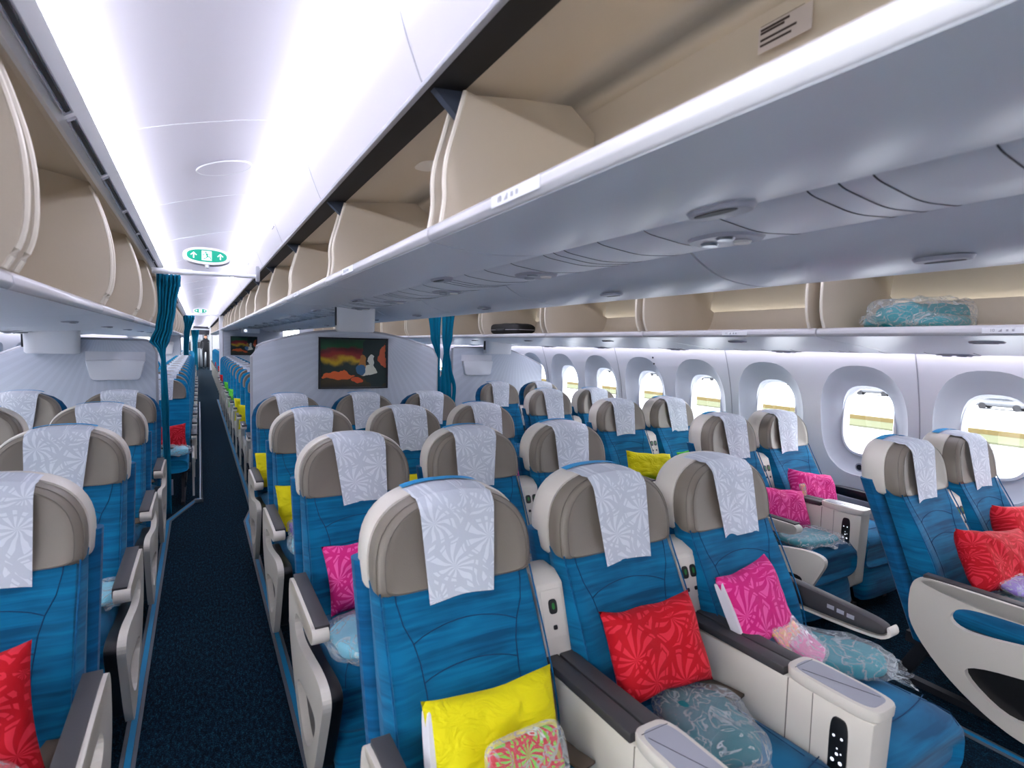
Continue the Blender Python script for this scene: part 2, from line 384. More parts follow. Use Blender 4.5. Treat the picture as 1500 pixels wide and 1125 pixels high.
# ------------------------------------------------------------------ overhead bins
TXT = {}
def bin_(kind, yA, L, label, group, row=None):
    """kind: cl centre bin facing left aisle, cr centre bin facing right aisle, l / r sidewall bins. yA = near end"""
    side = kind in ('l', 'r'); s_ = 1 if kind in ('cl', 'r') else -1
    if kind == 'cl': x0 = .50
    elif kind == 'cr': x0 = 2*CY-.50
    elif kind == 'r': x0 = 2*CY+.345
    else: x0 = -.345
    o = thing('overhead_bin', label, 'overhead bin', (x0, yA+L/2, 1.5), group)
    if side:
        edge = [(.012, .135), (.045, .20), (.052, .30), (.044, .40), (.018, .50), (-.004, .565), (-.012, .59)]
        edge = smo([(-e[0]-.0+.01, e[1]) for e in edge])
        inner = smo([(.02, .125), (.35, .125), (.56, .13), (.64, .20), (.66, .30)])
        under = smo([(0, .092), (.10, .080), (.45, .050), (.70, .028)])
        top = (-.01, .605); ceil_ = [(-.005, .615), (.30, .66), (.62, .68)]; back = [(.62, .68), (.70, .50), (.72, .25)]
        fback = (.66, .30)
    else:
        edge = smo([(.012, .29), (.022, .35), (.018, .40), (.024, .45), (.042, .51), (.060, .575), (.070, .612)])
        inner = smo([(.02, .285), (.30, .285), (.44, .325), (.475, .42), (.485, .54)])
        under = smo([(0, .252), (.15, .236), (.33, .252), (.44, .296), (.49, .330)])
        top = (.073, .62); ceil_ = [(.073, .628), (.25, .650), (.40, .668)]; back = [(.40, .668), (.455, .655), (.485, .61), (.497, .55), (.505, .50), (.51, .34)]
        fback = (.485, .54)
    sx = lambda p: (s_*p[0], p[1])
    S = lambda pts: [sx(p) for p in pts]
    h = L/2-.004
    T = -.008*s_
    obj('bucket', lambda: MB().strip(S(inner), -h, h, T), BEIGE, o, key=('bk', kind))
    def ew():
        mb = MB()
        poly = S(edge+[fback]+inner[::-1][1:])
        return mb.ext(poly, 'y', -.006, .006)
    for yy in (-h+.034, h-.034):
        e = obj('end_wall', ew, BEIGE, o, loc=(0, yy, 0), key=('ew', kind), smooth=False)
        obj('edge_trim', lambda: MB().tube([(s_*(p[0]-.003), 0, p[1]) for p in edge], .0075, 8), BEDGE, e, key=('et', kind))
    def lip():
        zt, zb = (inner[0][1]+.010, under[0][1]+.002)
        return MB().ext(S([(-.012, zb+.012), (-.004, zb), (.02, zb-.004), (.05, zb+.004), (.05, zt-.012), (.028, zt), (.004, zt), (-.010, zt-.012)]), 'y', -h, h)
    obj('lip', lip, LIPM, o, key=('lip', kind), bevel=.003)
    obj('underside', lambda: MB().strip(S(under), -h+.001, h-.001, .012*s_), UNDER, o, key=('un', kind))
    def house():
        return MB().strip(S(ceil_), -L/2, L/2, .01*s_).strip(S(back), -L/2, L/2, .01*s_)
    hs = obj('housing', house, BEIGE, o, key=('hs', kind))
    def hend():
        poly = S([top, ceil_[1], ceil_[2], back[2] if not side else back[1], fback, (fback[0]-.02, fback[1]-.14)])
        return MB().ext(poly, 'y', -.003, .003)
    for yy in (-L/2+.004, L/2-.004):
        obj('housing_end', hend, BEIGE, hs, loc=(0, yy, 0), key=('he', kind), smooth=False)
    if not side:
        obj('hinge_gap', lambda: MB().ext(S([(-.022, .621), (.073, .632), (.073, .624), (-.022, .613)]), 'y', -L/2, L/2).ext(S([(-.022, .621), (-.10, .9), (-.09, .9), (-.018, .621)]), 'y', -L/2, L/2), BLACKG, o, key=('bg', kind), smooth=False)
        obj('end_wedge', lambda: MB().ext(S([(-.012, .622), (.074, .626), (.068, .553)]), 'y', -.012, .012), SLATE, o, loc=(0, L/2, 0), key=('wd', kind), smooth=False)
    else:
        obj('hinge_gap', lambda: MB().ext(S([(-.012, .592), (.02, .625), (.02, .615), (-.008, .588)]), 'y', -L/2, L/2), BLACKG, o, key=('bg', kind), smooth=False)
    # latch pull
    lx, lz = ((.20, .0715) if side else (.285, .2455))
    lt = obj('latch', lambda: MB().loft([[(s_*lx+p[0], p[1], lz+.002) for p in sup(.035, .066, 2.4, 24)], [(s_*lx+p[0]*.9, p[1]*.9, lz-.007) for p in sup(.035, .066, 2.4, 24)]]), GREYP, o, key=('lt', kind), loc=(0, .0, 0))
    obj('latch_slot', lambda: MB().loft([[(s_*(lx-.012)+p[0], p[1], lz-.0072) for p in sup(.011, .045, 2.2, 18)], [(s_*(lx-.012)+p[0], p[1], lz-.0085) for p in sup(.011, .045, 2.2, 18)]]), BLACKP, lt, key=('ls', kind))
    if kind in ('cl',):
        obj('bin_lamp', lambda: MB().loft([[(s_*.22+p[0], p[1], .650) for p in sup(.04, .06, 3, 20)], [(s_*.22+p[0]*.9, p[1]*.9, .640) for p in sup(.04, .06, 3, 20)]]), LIGHTB, o, key='binlamp')
    if row and kind in ('cl', 'r'):
        if row not in TXT: TXT[row] = textmesh(row, .016)
        zc = (inner[0][1]+under[0][1])/2+.004
        pl = obj('row_placard', lambda: MB().box(-.0005, .0005, -.085, .085, -.011, .011), WHITE, o, loc=(-.0125*s_, .20 if kind == 'cl' else -.14, zc), key=('pl', kind))
        t = bpy.data.objects.new('row_number', TXT[row]); COL.objects.link(t); t.parent = pl
        if not TXT[row].materials: TXT[row].materials.append(GREYT)
        t.location = (-.0012*s_, 0.052*s_, 0) ; t.rotation_euler = (PI/2, 0, -PI/2 if s_ > 0 else PI/2)
        obj('seat_mark', lambda: MB().ext([(.022, -.005), (.034, -.005), (.022, .006)], 'x', -.0018, 0).box(-.0018, 0, .002, .009, -.004, .004).box(-.0018, 0, -.016, -.009, -.004, .004), GREYT, pl, key='smk', smooth=False)
    return o
LB = 1.25
rowtxt = {0: '10', 1: '11', 2: '12', 3: '14'}
ORD = ['nearest', 'second', 'third', 'fourth', 'fifth', 'sixth', 'seventh', 'eighth', 'ninth', 'tenth', 'eleventh', 'twelfth', 'thirteenth', 'fourteenth', 'fifteenth', 'sixteenth', 'seventeenth', 'eighteenth', 'nineteenth', 'twentieth', 'twenty-first', 'twenty-second', 'twenty-third', 'twenty-fourth', 'twenty-fifth', 'twenty-sixth', 'twenty-seventh', 'twenty-eighth']
for k in range(-1, 27):
    y = 1.285-LB+LB*k
    extra = {0: ', placard inside', 1: ', small lamp inside'}.get(k, '')
    bin_('cl', y, LB, 'open centre-row overhead bin facing the left aisle, %s from the camera%s' % (ORD[k] if k >= 0 else 'just behind', extra), 'centre bins facing the left aisle', '10' if k in (0, 1) else '11' if k == 2 else None)
for k in range(17):
    y = 1.285-LB*2+LB*k
    bin_('cr', y, LB, 'centre overhead bin facing the right aisle, grey underside showing, %s from camera' % ORD[k], 'centre bins facing the right aisle')
for k in range(24):
    y = 1.52-LB+LB*k
    bin_('l', y, LB, 'open beige overhead bin along the left side wall, %s from the camera' % ORD[k], 'left side wall bins')
for k in range(14):
    y = 1.65-LB*2+LB*k
    ex = {1: ', holding bagged teal blankets', 4: ', holding a black soft case'}.get(k, '')
    bin_('r', y, LB, 'open beige overhead bin above the windows, %s from the camera%s' % (ORD[k], ex), 'right side wall bins', '10' if k in (1,) else '11' if k == 2 else None)

# passenger service strips
def psu(kind, y, L, label):
    if kind == 'c':
        path = smo([(-.19, .330), (-.165, .310), (-.10, .303), (0, .294), (.10, .303), (.165, .310), (.19, .330)]); x0 = CY
    else:
        s_ = 1 if kind == 'r' else -1
        path = smo([(s_*.71, .030), (s_*.80, .018), (s_*.90, .018), (s_*.975, .030)]); x0 = 2*CY+.345 if kind == 'r' else -.345
    if kind == 'l': path = path[::-1]
    o = thing('service_panel', label, 'service panel', (x0, y, 1.5), 'passenger service strips')
    obj('panel', lambda: MB().strip(path, -L/2, L/2, .012), UNDER if kind != 'c' else WHITE, o, key=('psu', kind))
    sm = MB()
    for yy in (-L/2, -L/2+.06, -L/2+.12, -.12, .10, L/2-.17):
        sm.strip([(a, b-.0012) for a, b in path], yy-.0014, yy+.0014, .002)
    obj('seam', sm, DMETAL, o, key=('psus', kind))
    xm = path[len(path)//2][0]; zm = path[len(path)//2][1]
    if kind != 'c': xm = s_*.84; zm = .019
    pod = obj('reading_light_pod', lambda: MB().loft([[(xm+p[0], p[1], zm+.004) for p in sup(.075, .10, 2.6, 28)], [(xm+p[0]*.92, p[1]*.94, zm-.006) for p in sup(.075, .10, 2.6, 28)]]), GREYP, o, key=('pod', kind), loc=(0, -.01, 0))
    for j, (dx, dy) in enumerate(((-.035, -.03), (.03, -.03), (0, .05))):
        obj('lens', lambda: MB().cyl((0, 0, -.006), .020, .006, 'z', 18, .024), METAL if j != 1 else LIGHTB, pod, loc=(xm+dx, dy, zm-.006), key=('lens', j == 1))
for k in range(-1, 22):
    psu('c', 1.0+.93*k, .93, 'curved white passenger service strip under the centre bins, %s along from the camera' % ORD[k+1])
for k in range(-2, 15):
    psu('r', 1.38+1.0*k, 1.0, 'grey passenger service strip above the windows, %s along from the camera' % ORD[k+2])
for k in range(0, 7):
    psu('l', 1.38+1.0*k, 1.0, 'grey passenger service strip under the left side bins, %s along from the camera' % ORD[k])
for s_, nm in ((1, 'windows on the right'), (-1, 'windows on the left')):
    X = (lambda x: x) if s_ > 0 else (lambda x: 2*CY-x)
    cl = thing('sidewall_light', 'thin glowing light strip above the %s' % nm, 'light', (X(3.83), 8, 1.56), 'sidewall light strips')
    obj('lamp_strip', MB().box(*sorted((X(3.735), X(3.775))), -9.2, 7.5, -.008, .002), LIGHTW, cl, loc=(-X(3.83), 0, 0))
    struct('trim_%d' % (6 if s_ > 0 else 7), MB().strip([(X(3.68), 1.560), (X(3.78), 1.585), (X(3.87), 1.575)], Y0, YW, .01*s_), WHITE)

# ------------------------------------------------------------------ floor details
def stripe(pts, w, name, label, mat, h=.006):
    mb = MB()
    for a, b in zip(pts, pts[1:]):
        a, b = Vector(a+(0,)), Vector(b+(0,)); d = (b-a).normalized(); nrm = Vector((-d.y, d.x, 0))*w/2
        mb.loft([[tuple(a+nrm), tuple(b+nrm), tuple(b-nrm), tuple(a-nrm)], [tuple(a+nrm+Vector((0, 0, h))), tuple(b+nrm+Vector((0, 0, h))), tuple(b-nrm+Vector((0, 0, h))), tuple(a-nrm+Vector((0, 0, h)))]])
    return mb
def fstripe(pts, label, side):
    o = thing('floor_stripe', label, 'floor marking', (pts[0][0], pts[0][1], 0), 'floor path stripes')
    obj('glow_strip', stripe(pts, .020, '', '', STRIPE, .007), STRIPE, o, loc=(-pts[0][0], -pts[0][1], 0))
    for d in (-.018, .018):
        obj('edge', stripe([(p[0]+d, p[1]) for p in pts], .013, '', '', TRACK, .006), TRACK, o, loc=(-pts[0][0], -pts[0][1], 0))
fstripe([(-.235, -1.2), (-.235, 5.20), (-.02, 5.85)], 'blue path stripe on the carpet along the left edge of the left aisle', -1)
fstripe([(.33, -1.2), (.33, 4.95), (.40, 5.3)], 'blue path stripe on the carpet along the right edge of the left aisle, near cabin', 1)
fstripe([(.40, 5.3), (.40, 15.5)], 'blue path stripe beside the centre seats of the far cabin', 1)
fstripe([(2.655, -1.2), (2.655, 5.8)], 'blue path stripe on the carpet of the right aisle', 1)
tr = thing('floor_track', 'pale metal track edge beside the left seats of the far cabin', 'floor track', (.0, 5.72, 0))
obj('rail', MB().box(-.012, .014, 0, 9, 0, .035).box(-.05, .014, -.02, .0, 0, .035), METAL, tr, bevel=.003)

# ------------------------------------------------------------------ premium seats (local frame: seat faces -y, y=0 at the headrest face)
def fy(z):            # front of the backrest cushion at height z
    return -.215+(z-.42)*.40
def backrest(w=.240):
    mb = MB()
    def front(u, v):
        x = (u-.5)*2; z = .40+.50*v
        taper = 1-.03*v
        bol = .030*max(0, abs(x)-.52)/.48*math.sin(PI*min(1, v*1.05+.05))
        edge = .05*max(0, (abs(x)-.86)/.14)**2+.03*max(0, (v-.93)/.07)**2
        lum = -.018*math.exp(-((z-.56)/.12)**2)*(1-abs(x)**2*.6)
        return (x*w*taper, fy(z)-bol+edge+lum, z)
    nu, nv = 22, 16
    mb.grid(front, nu, nv)
    mb.grid(lambda u, v: (front(u, v)[0]*.985, fy(.40+.5*v)+.075, .40+.50*v), nu, nv)
    # sides
    for uu in (0, 1):
        mb.grid(lambda u, v: (front(uu, v)[0]*(1-.015*u), front(uu, v)[1]*(1-u)+(fy(.40+.5*v)+.075)*u, .40+.50*v), 3, nv)
    for vv in (0, 1):
        mb.grid(lambda u, v: (front(v, vv)[0]*(1-.015*u), front(v, vv)[1]*(1-u)+(fy(.40+.5*vv)+.075)*u, .40+.50*vv), 3, nu)
    return mb
def bfront(x, z, w=.240):
    v = (z-.40)/.5; xx = x/(w*(1-.03*v))
    bol = .030*max(0, abs(xx)-.52)/.48*math.sin(PI*min(1, v*1.05+.05))
    lum = -.018*math.exp(-((z-.56)/.12)**2)*(1-abs(xx)**2*.6)
    return fy(z)-bol+lum-.0005
def seams():
    mb = MB()
    for s in (-1, 1):
        pts = [(.185, .895), (.183, .84), (.172, .79), (.150, .745), (.138, .70), (.132, .64), (.13, .56), (.135, .48), (.15, .42)]
        mb.tube([(s*a, bfront(s*a, z), z) for a, z in pts], .0016, 5)
    for z0, h, a in ((.745, .030, .150), (.66, .022, .134)):
        mb.tube([(a*(t/6.), bfront(a*t/6., z0+h*(1-(t/6.)**2)), z0+h*(1-(t/6.)**2)) for t in range(-6, 7)], .0016, 5)
    return mb
def cover(style):
    """blue outer shell behind the cushion"""
    top = .915 if style != 'arch' else 1.078
    hw = .258; out = []
    rings = []
    zs = [.24, .30, .5, .7, .85, .90, top-.02, top] if style != 'arch' else [.24, .30, .5, .7, .85, .93, .98, 1.02, 1.055, 1.078, 1.085]
    for z in zs:
        w = hw
        if style == 'arch' and z > .88:
            t = (z-.88)/(1.087-.88); w = hw*max(.02, (1-t**2.6))**.42
        y = -.16+(min(z, .92)-.42)*.40+(max(0, z-.92))*.22
        fwd = .0 if z > .3 else .05
        a, b = w, .045
        cx = y+.075
        rings.append([(p[0], cx+p[1], z) for p in sup(a, b, 3.4, 32)])
    return MB().loft(rings)
def welt(s):
    mb = MB()
    mb.tube([(s*.222, bfront(s*.222, z)+.0005, z) for z in [.44+.0475*j for j in range(10)]], .0026, 6)
    return mb
HEADL = lambda z: (z-.85)*.20       # lean of the headrest
def dshape(w, h, N=52, z0=0.):
    """D outline: flat bottom with round corners, arched top; (x,z) z from 0..h"""
    pts = []
    for k in range(N):
        t = 2*PI*k/N; c, s = math.cos(t), math.sin(t)
        if s >= 0: x = w*abs(c)**(2/2.5)*(1 if c >= 0 else -1); z = .24*h+.76*h*abs(s)**(2/2.55)
        else: x = w*(abs(c)**(2/9.))*(1 if c >= 0 else -1)*(1-.05*abs(s)); z = .24*h-.24*h*abs(s)**(2/9.)
        pts.append((x, z+z0))
    return pts
HZ, HH, HW = .845, .250, .232
def headpad():
    rings = []
    for y, k in ((.014, .55), (.006, .80), (.004, .88), (.012, .945), (.024, .985), (.05, 1.0), (.085, 1.0), (.105, .975)):
        base = dshape(HW, HH); cz = HH*.47
        r = []
        for x, z in base:
            X, Z = x*k, cz+(z-cz)*k
            wing = -.012*(abs(X)/HW)**3
            r.append((X, y-.045+wing+Z*.17, HZ+Z))
        rings.append(r)
    return MB().loft(rings)
def piping():
    r = []
    cz = HH*.47
    for x, z in dshape(HW, HH)+dshape(HW, HH)[:1]:
        X, Z = x*.90, cz+(z-cz)*.90; r.append((X, .004-.045-.012*(abs(X)/HW)**3+Z*.17, HZ+Z))
    r2 = []
    for x, z in dshape(HW, HH)+dshape(HW, HH)[:1]:
        X, Z = x*.985, cz+(z-cz)*.985; r2.append((X, .022-.045-.012*(abs(X)/HW)**3+Z*.17, HZ+Z))
    return MB().tube(r, .0014, 5).tube(r2, .0012, 5)
def headshell():
    rings = []
    for y, k in ((.07, .93), (.068, 1.01), (.085, 1.035), (.14, 1.03), (.165, 1.0), (.178, .93), (.183, .7)):
        cz = HH*.47
        rings.append([(x*k*1.01, y-.045+(cz+(z-cz)*k)*.17, HZ+.004+cz+(z-cz)*k) for x, z in dshape(HW, HH)])
    return MB().loft(rings)
def ztop(x, k=1.0):
    return HZ+HH*(.24+.76*max(0, 1-(abs(x)/HW)**2.5)**(1/2.55))
def napkin(seed, skew=0., drop=.0, blue=True):
    rnd = random.Random(seed)
    wt, wb = .120, .094
    def f(u, v):
        # v 0 at rear top .. 1 bottom of the front drop ; u across
        hw = wt+(wb-wt)*v
        x = (u-.5)*2*hw+skew*v*.05
        zt = ztop(x)+.005
        if v < .30:
            t = v/.30; y = .155-.045+HH*.17-(t*.125); z = zt+.006-.010*abs(t-.5)
            if t > .8: z -= .006*(t-.8)/.2
        else:
            t = (v-.30)/.70; z = zt-(.268+drop)*t+.000
            Z = z-HZ; base = .004-.045-.006+max(Z, -.05)*.17
            curve = .026*max(0, 1-t*7)**2
            y = base+curve-.0065-.003*math.sin(u*9+seed)*t
            z -= .016*(1-u)*t*(skew+.3)
        return (x, y, z)
    mb = MB(); mb.grid(f, 14, 30)
    return mb
def nap_tab(seed, skew=0.):
    def f(u, v):
        x = (u-.5)*2*.116; return (x, .155-.045+HH*.17-.006-.034*v, ztop(x)+.0135)
    return MB().grid(f, 14, 2)
def cushion():
    rings = []
    for y, w, zt, zb in ((-.680, .215, .36, .30), (-.700, .236, .405, .275), (-.695, .242, .43, .262), (-.67, .245, .452, .26), (-.60, .246, .462, .26), (-.5, .246, .458, .26), (-.3, .245, .445, .26), (-.17, .245, .435, .26), (-.15, .24, .42, .27)):
        rings.append([(p[0], y, p[1]) for p in sup(w, (zt-zb)/2, 4.2, 40, 0, (zt+zb)/2)])
    return MB().loft(rings)
def cushseam():
    z = lambda x, y: .4635-.0*x
    mb = MB()
    mb.tube([(x*.2, -.60-.02*(1-x*x), .463) for x in [-1+.2*k for k in range(11)]], .0016, 5)
    for s in (-1, 1):
        mb.tube([(s*.17, y, .462-(max(0, -.62-y)*.3)) for y in (-.58, -.45, -.3)], .0014, 5)
        mb.tube([(s*.17, -.60, .462), (s*.185, -.63, .4585), (s*.2, -.67, .449), (s*.205, -.693, .42)], .0014, 5)
    return mb
def legrest():
    rings = []
    for z, y0, d, w in ((.09, -.70, .045, .215), (.075, -.70, .03, .20),):
        pass
    for z, yc, d, w in ((.070, -.690, .020, .19), (.082, -.692, .042, .215), (.12, -.695, .052, .228), (.2, -.675, .056, .235), (.26, -.655, .055, .235), (.30, -.63, .05, .23)):
        rings.append([(p[0], yc+p[1], z) for p in sup(w, d, 3.6, 32)])
    rings = [[(a, b+.035, c) for a, b, c in r] for r in rings]
    return MB().loft(rings)
def legs():
    mb = MB()
    for s in (-1, 1):
        mb.box(s*.17-.02, s*.17+.02, -.62, .02, .0, .03)
        mb.ext([(-.60, .03), (-.54, .03), (-.42, .22), (-.48, .24)], 'x', s*.17-.016, s*.17+.016)
        mb.ext([(-.10, .03), (-.04, .03), (-.14, .24), (-.20, .24)], 'x', s*.17-.016, s*.17+.016)
    mb.box(-.24, .24, -.56, -.10, .215, .262)
    return mb
def console(two):
    """cream centre console on the +x side at x=.3025"""
    c = .285
    a = MB().ext([(-.705, .600), (-.47, .600), (-.06, .580), (-.03, .40), (-.10, .27), (-.45, .27), (-.50, .17), (-.66, .17), (-.69, .20)], 'x', c-.046, c+.046)
    return a
def tri_loops(outer, holes, axis_x0, axis_x1):
    """panel polygon with holes in (y,z), extruded along x"""
    bm = bmesh.new(); 
    for lp in [outer]+holes:
        vs = [bm.verts.new((0, p[0], p[1])) for p in lp]
        for i in range(len(vs)): bm.edges.new((vs[i], vs[(i+1) % len(vs)]))
    bmesh.ops.triangle_fill(bm, use_beauty=True, edges=bm.edges[:])
    bm.verts.index_update()
    mb = MB(); n = len(bm.verts)
    V = [tuple(v.co) for v in bm.verts]
    mb.v = [(axis_x0, v[1], v[2]) for v in V]+[(axis_x1, v[1], v[2]) for v in V]
    for f in bm.faces:
        ids = [v.index for v in f.verts]; mb.f.append(tuple(ids)); mb.f.append(tuple(i+n for i in ids[::-1]))
    for e in bm.edges:
        if len(e.link_faces) == 1:
            a, b = e.verts[0].index, e.verts[1].index; mb.f.append((a, b, b+n, a+n))
    bm.free(); return mb
def smoothpoly(pts, it=2):
    for _ in range(it):
        o = []
        for i in range(len(pts)):
            a, b = pts[i], pts[(i+1) % len(pts)]
            o += [(a[0]*.75+b[0]*.25, a[1]*.75+b[1]*.25), (a[0]*.25+b[0]*.75, a[1]*.25+b[1]*.75)]
        pts = o
    return pts
SIDE = smoothpoly([(-.155, .48), (-.165, .585), (-.22, .612), (-.45, .606), (-.60, .612), (-.665, .61), (-.67, .57), (-.62, .552), (-.40, .545), (-.325, .525), (-.30, .47), (-.36, .44), (-.50, .46), (-.70, .50), (-.80, .50), (-.83, .47), (-.80, .40), (-.66, .12), (-.60, .10), (-.47, .13), (-.30, .235), (-.17, .38)])
SLOT = smoothpoly([(-.36, .27), (-.39, .32), (-.62, .36), (-.72, .36), (-.70, .30), (-.60, .19), (-.50, .17)])
def aisle_skin(s, x=.300):
    return tri_loops(SIDE, [SLOT], s*x, s*(x-.026))
def aisle_inner(s, x=.274):
    return tri_loops([(a*.985-.008, .012+b*.965) for a, b in smoothpoly([(-.17, .37), (-.30, .44), (-.50, .44), (-.70, .48), (-.79, .48), (-.80, .44), (-.65, .13), (-.6, .12), (-.47, .15), (-.30, .25)])], [], s*x, s*(x-.04))
def aisle_cap(s, x=.300):
    return MB().ext(smoothpoly([(-.19, .575), (-.20, .605), (-.30, .611), (-.60, .612), (-.665, .61), (-.672, .575), (-.64, .556), (-.60, .551), (-.40, .545)]), 'x', s*x, s*(x-.052))
def aisle_pad(s, x=.300):
    return MB().ext([(-.20, .602), (-.60, .606), (-.648, .606), (-.648, .617), (-.60, .618), (-.20, .616)], 'x', s*(x-.011), s*(x-.056)).ext([(-.25, .60), (-.645, .604), (-.645, .580), (-.60, .564), (-.27, .562)], 'x', s*(x-.050), s*(x-.057))
def premium_seat(col, row, x, y0, label, group, arch=False, console_r=None, aisle=None, wallarm=None, seed=0, crooked=0.):
    o = thing('passenger_seat', label, 'airplane seat', (x, y0, 0), group)
    b = obj('backrest', backrest, BLUE, o, key='p_back'); obj('seam', seams, SEAM, b, key='p_seam'); [obj('welt', lambda: welt(q), BLUE2, b, key=('p_welt', q)) for q in (-1, 1)]
    obj('back_cover', lambda: cover('arch' if arch else 'low'), BLUE2, o, key=('p_cov', arch))
    h = obj('headrest', headpad, TAUPE, o, key='p_head'); obj('piping', piping, TAUPES, h, key='p_pip')
    if not arch: obj('headrest_shell', headshell, CREAM, o, key='p_shell')
    kind = seed % 4
    nk = obj('headrest_cover', lambda: napkin(kind, [0, .5, -.3, .8][kind], .0), CLOTH, o, key=('p_nap', kind), label='white paper headrest cover with a grey leaf print')
    me = nk.data
    if seed % 3 != 1: obj('fastening_strip', lambda: nap_tab(kind), SKYB, nk, key='p_tab')
    c = obj('seat_cushion', cushion, BLUE, o, key='p_cush'); obj('cushion_seam', cushseam, SEAM, c, key='p_cs')
    obj('leg_rest', legrest, BLUE, o, key='p_leg')
    obj('seat_frame', legs, DMETAL, o, key='p_legs', smooth=False)
    bk = obj('seatbelt_half', lambda: MB().loft([[(.17, -.20, .455), (.22, -.22, .455), (.22, -.22, .462), (.17, -.20, .462)], [(.16, -.30, .475), (.215, -.31, .475), (.215, -.31, .482), (.16, -.30, .482)], [(.19, -.36, .468), (.235, -.35, .468), (.235, -.35, .475), (.19, -.36, .475)]]), SUEDE, o, key='p_belt')
    if console_r:
        cx = .285
        cs = obj('console', lambda: console(1), CREAM, o, key='p_con', bevel=.006)
        obj('console_seam', lambda: MB().box(cx-.0468, cx+.0468, -.482, -.479, .28, .598).box(cx-.0466, cx+.0466, -.553, -.551, .20, .595), TAUPES, cs, key='p_consm')
        for q, xx in enumerate((cx-.027, cx+.027)):
            obj('armrest_pad', lambda: MB().ext([(-.47, .598), (-.06, .592), (-.045, .614), (-.47, .624)], 'x', -.0245, .0245), DARKP, cs, loc=(xx, 0, 0), key='p_apad', bevel=.004)
        tb = obj('cocktail_table', lambda: MB().loft([[(cx+p[0]*s, -.592+p[1]*s, z) for p in sup(.056, .124, 4.5, 36)] for z, s in ((.600, .93), (.607, .99), (.627, 1.0), (.633, .985), (.6335, .95))]), CREAM, cs, key='p_tab2')
        obj('table_top', lambda: MB().loft([[(cx+p[0], -.592+p[1], z) for p in sup(.044, .104, 4.5, 36)] for z in (.6330, .6348)]).box(cx-.03, cx+.03, -.486, -.475, .615, .633), GREYP, tb, key='p_tt')
        obj('fold_line', lambda: MB().tube([(cx-.034, -.51, .635), (cx+.030, -.68, .635)], .0008, 4).tube([(cx-.04, -.495, .6345), (cx+.04, -.495, .6345)], .001, 4), BLACKP, tb, key='p_fl')
        hs = obj('handset', lambda: MB().loft([[(x_, -.625+p[0]*s, .475+p[1]*s) for p in sup(.023, .095, 4, 32)] for x_, s in ((cx-.045, 1.), (cx-.0500, 1.), (cx-.0515, .93))]), BLACKP, cs, key='p_hs')
        obj('button', lambda: MB().cyl((cx-.0512, -0.635, .52), .0035, -.0008, 'x', 8).cyl((cx-.0512, -0.615, .52), .0035, -.0008, 'x', 8).cyl((cx-.0512, -0.625, .475), .004, -.0008, 'x', 8).cyl((cx-.0512, -0.635, .455), .005, -.0008, 'x', 8).cyl((cx-.0512, -0.615, .455), .005, -.0008, 'x', 8).cyl((cx-.0512, -0.625, .49), .0022, -.0008, 'x', 8).cyl((cx-.0512, -0.635, .48), .0022, -.0008, 'x', 8), WDOT, hs, key='p_hb')
        obj('button', lambda: MB().cyl((cx-.0512, -0.618, .425), .0032, -.0008, 'x', 8), GREENL, hs, key='p_hg')
        # socket post between the backrests
        po = obj('socket_post', lambda: MB().ext([(-.115, .60), (-.05, .80), (-.01, .825), (.06, .83), (.06, .60)], 'x', cx-.047, cx+.047), CREAM, cs, key='p_post', bevel=.005)
        def fp(z): return -.115+(z-.60)*.325
        n_ = console_r
        xs = (cx-.019, cx+.019) if n_ == 2 else (cx,)
        obj('outlet_plate', lambda: MB().loft([[(cx+a, fp(z)-.0012-q, z) for a, z in ((-.036, .66), (.036, .66), (.036, .785), (-.036, .785))] for q in (0, .0015)]), CREAM, po, key='p_pl')
        for xx in xs:
            sk_ = obj('power_socket', lambda: MB().loft([[(p[0]*s, fp(.74+p[1]*s)-.002-q, .74+p[1]*s) for p in sup(.0145, .020, 3.5, 20)] for q, s in ((0, 1.), (.0035, .95))]), BLACKP, po, loc=(xx, 0, 0), key='p_sk')
            obj('socket_light', lambda: MB().loft([[(p[0], fp(.742+p[1])-.0058-q, .742+p[1]) for p in sup(.005, .009, 2.5, 14)] for q in (0, .0008)]), GREENL, sk_, key='p_sl')
            obj('audio_jack', lambda: MB().loft([[(p[0], fp(.685+p[1])-.002-q, .685+p[1]) for p in sup(.007, .006, 4, 12)] for q in (0, .002)]), BLACKP, po, loc=(xx, 0, 0), key='p_sj')
    if aisle in (-1, 1):
        s = aisle
        a = obj('aisle_side_panel', lambda: aisle_skin(s), CREAM, o, key=('p_as', s), smooth=False)
        obj('inner_frame', lambda: aisle_inner(s), BLACKP, a, key=('p_ai', s), bevel=.004)
        ar = obj('armrest', lambda: aisle_cap(s), CREAM, o, key=('p_ac', s), bevel=.005)
        obj('armrest_pad', lambda: aisle_pad(s), DARKP, ar, key=('p_ap', s), bevel=.002)
        def bt():
            mb = MB()
            for k in range(3): mb.box(s*.2425, s*.2432, -.50-.045*k, -.47-.045*k, .578, .594)
            return mb
        obj('seat_button', bt, GREYP, ar, key=('p_bt', s))
    if aisle == 2:
        s = 1
        a = obj('aisle_side_panel', lambda: tri_loops(smoothpoly([(-.17, .30), (-.36, .30), (-.56, .29), (-.64, .20), (-.63, .12), (-.60, .10), (-.47, .12), (-.30, .2)]), [], .30, .284), CREAM, o, key='p_cs2', smooth=False)
        ar = obj('armrest', lambda: MB().ext(smoothpoly([(.02, .56), (.0, .625), (-.10, .628), (-.38, .612), (-.455, .600), (-.462, .572), (-.42, .556), (-.05, .545)]), 'x', .252, .298), DARKP, o, key='p_ca', bevel=.006)
        obj('armrest_rim', lambda: MB().ext(smoothpoly([(-.05, .540), (-.42, .551), (-.470, .572), (-.463, .602), (-.476, .60), (-.482, .57), (-.43, .542), (-.05, .532)]), 'x', .250, .300), CREAM, ar, key='p_cr')
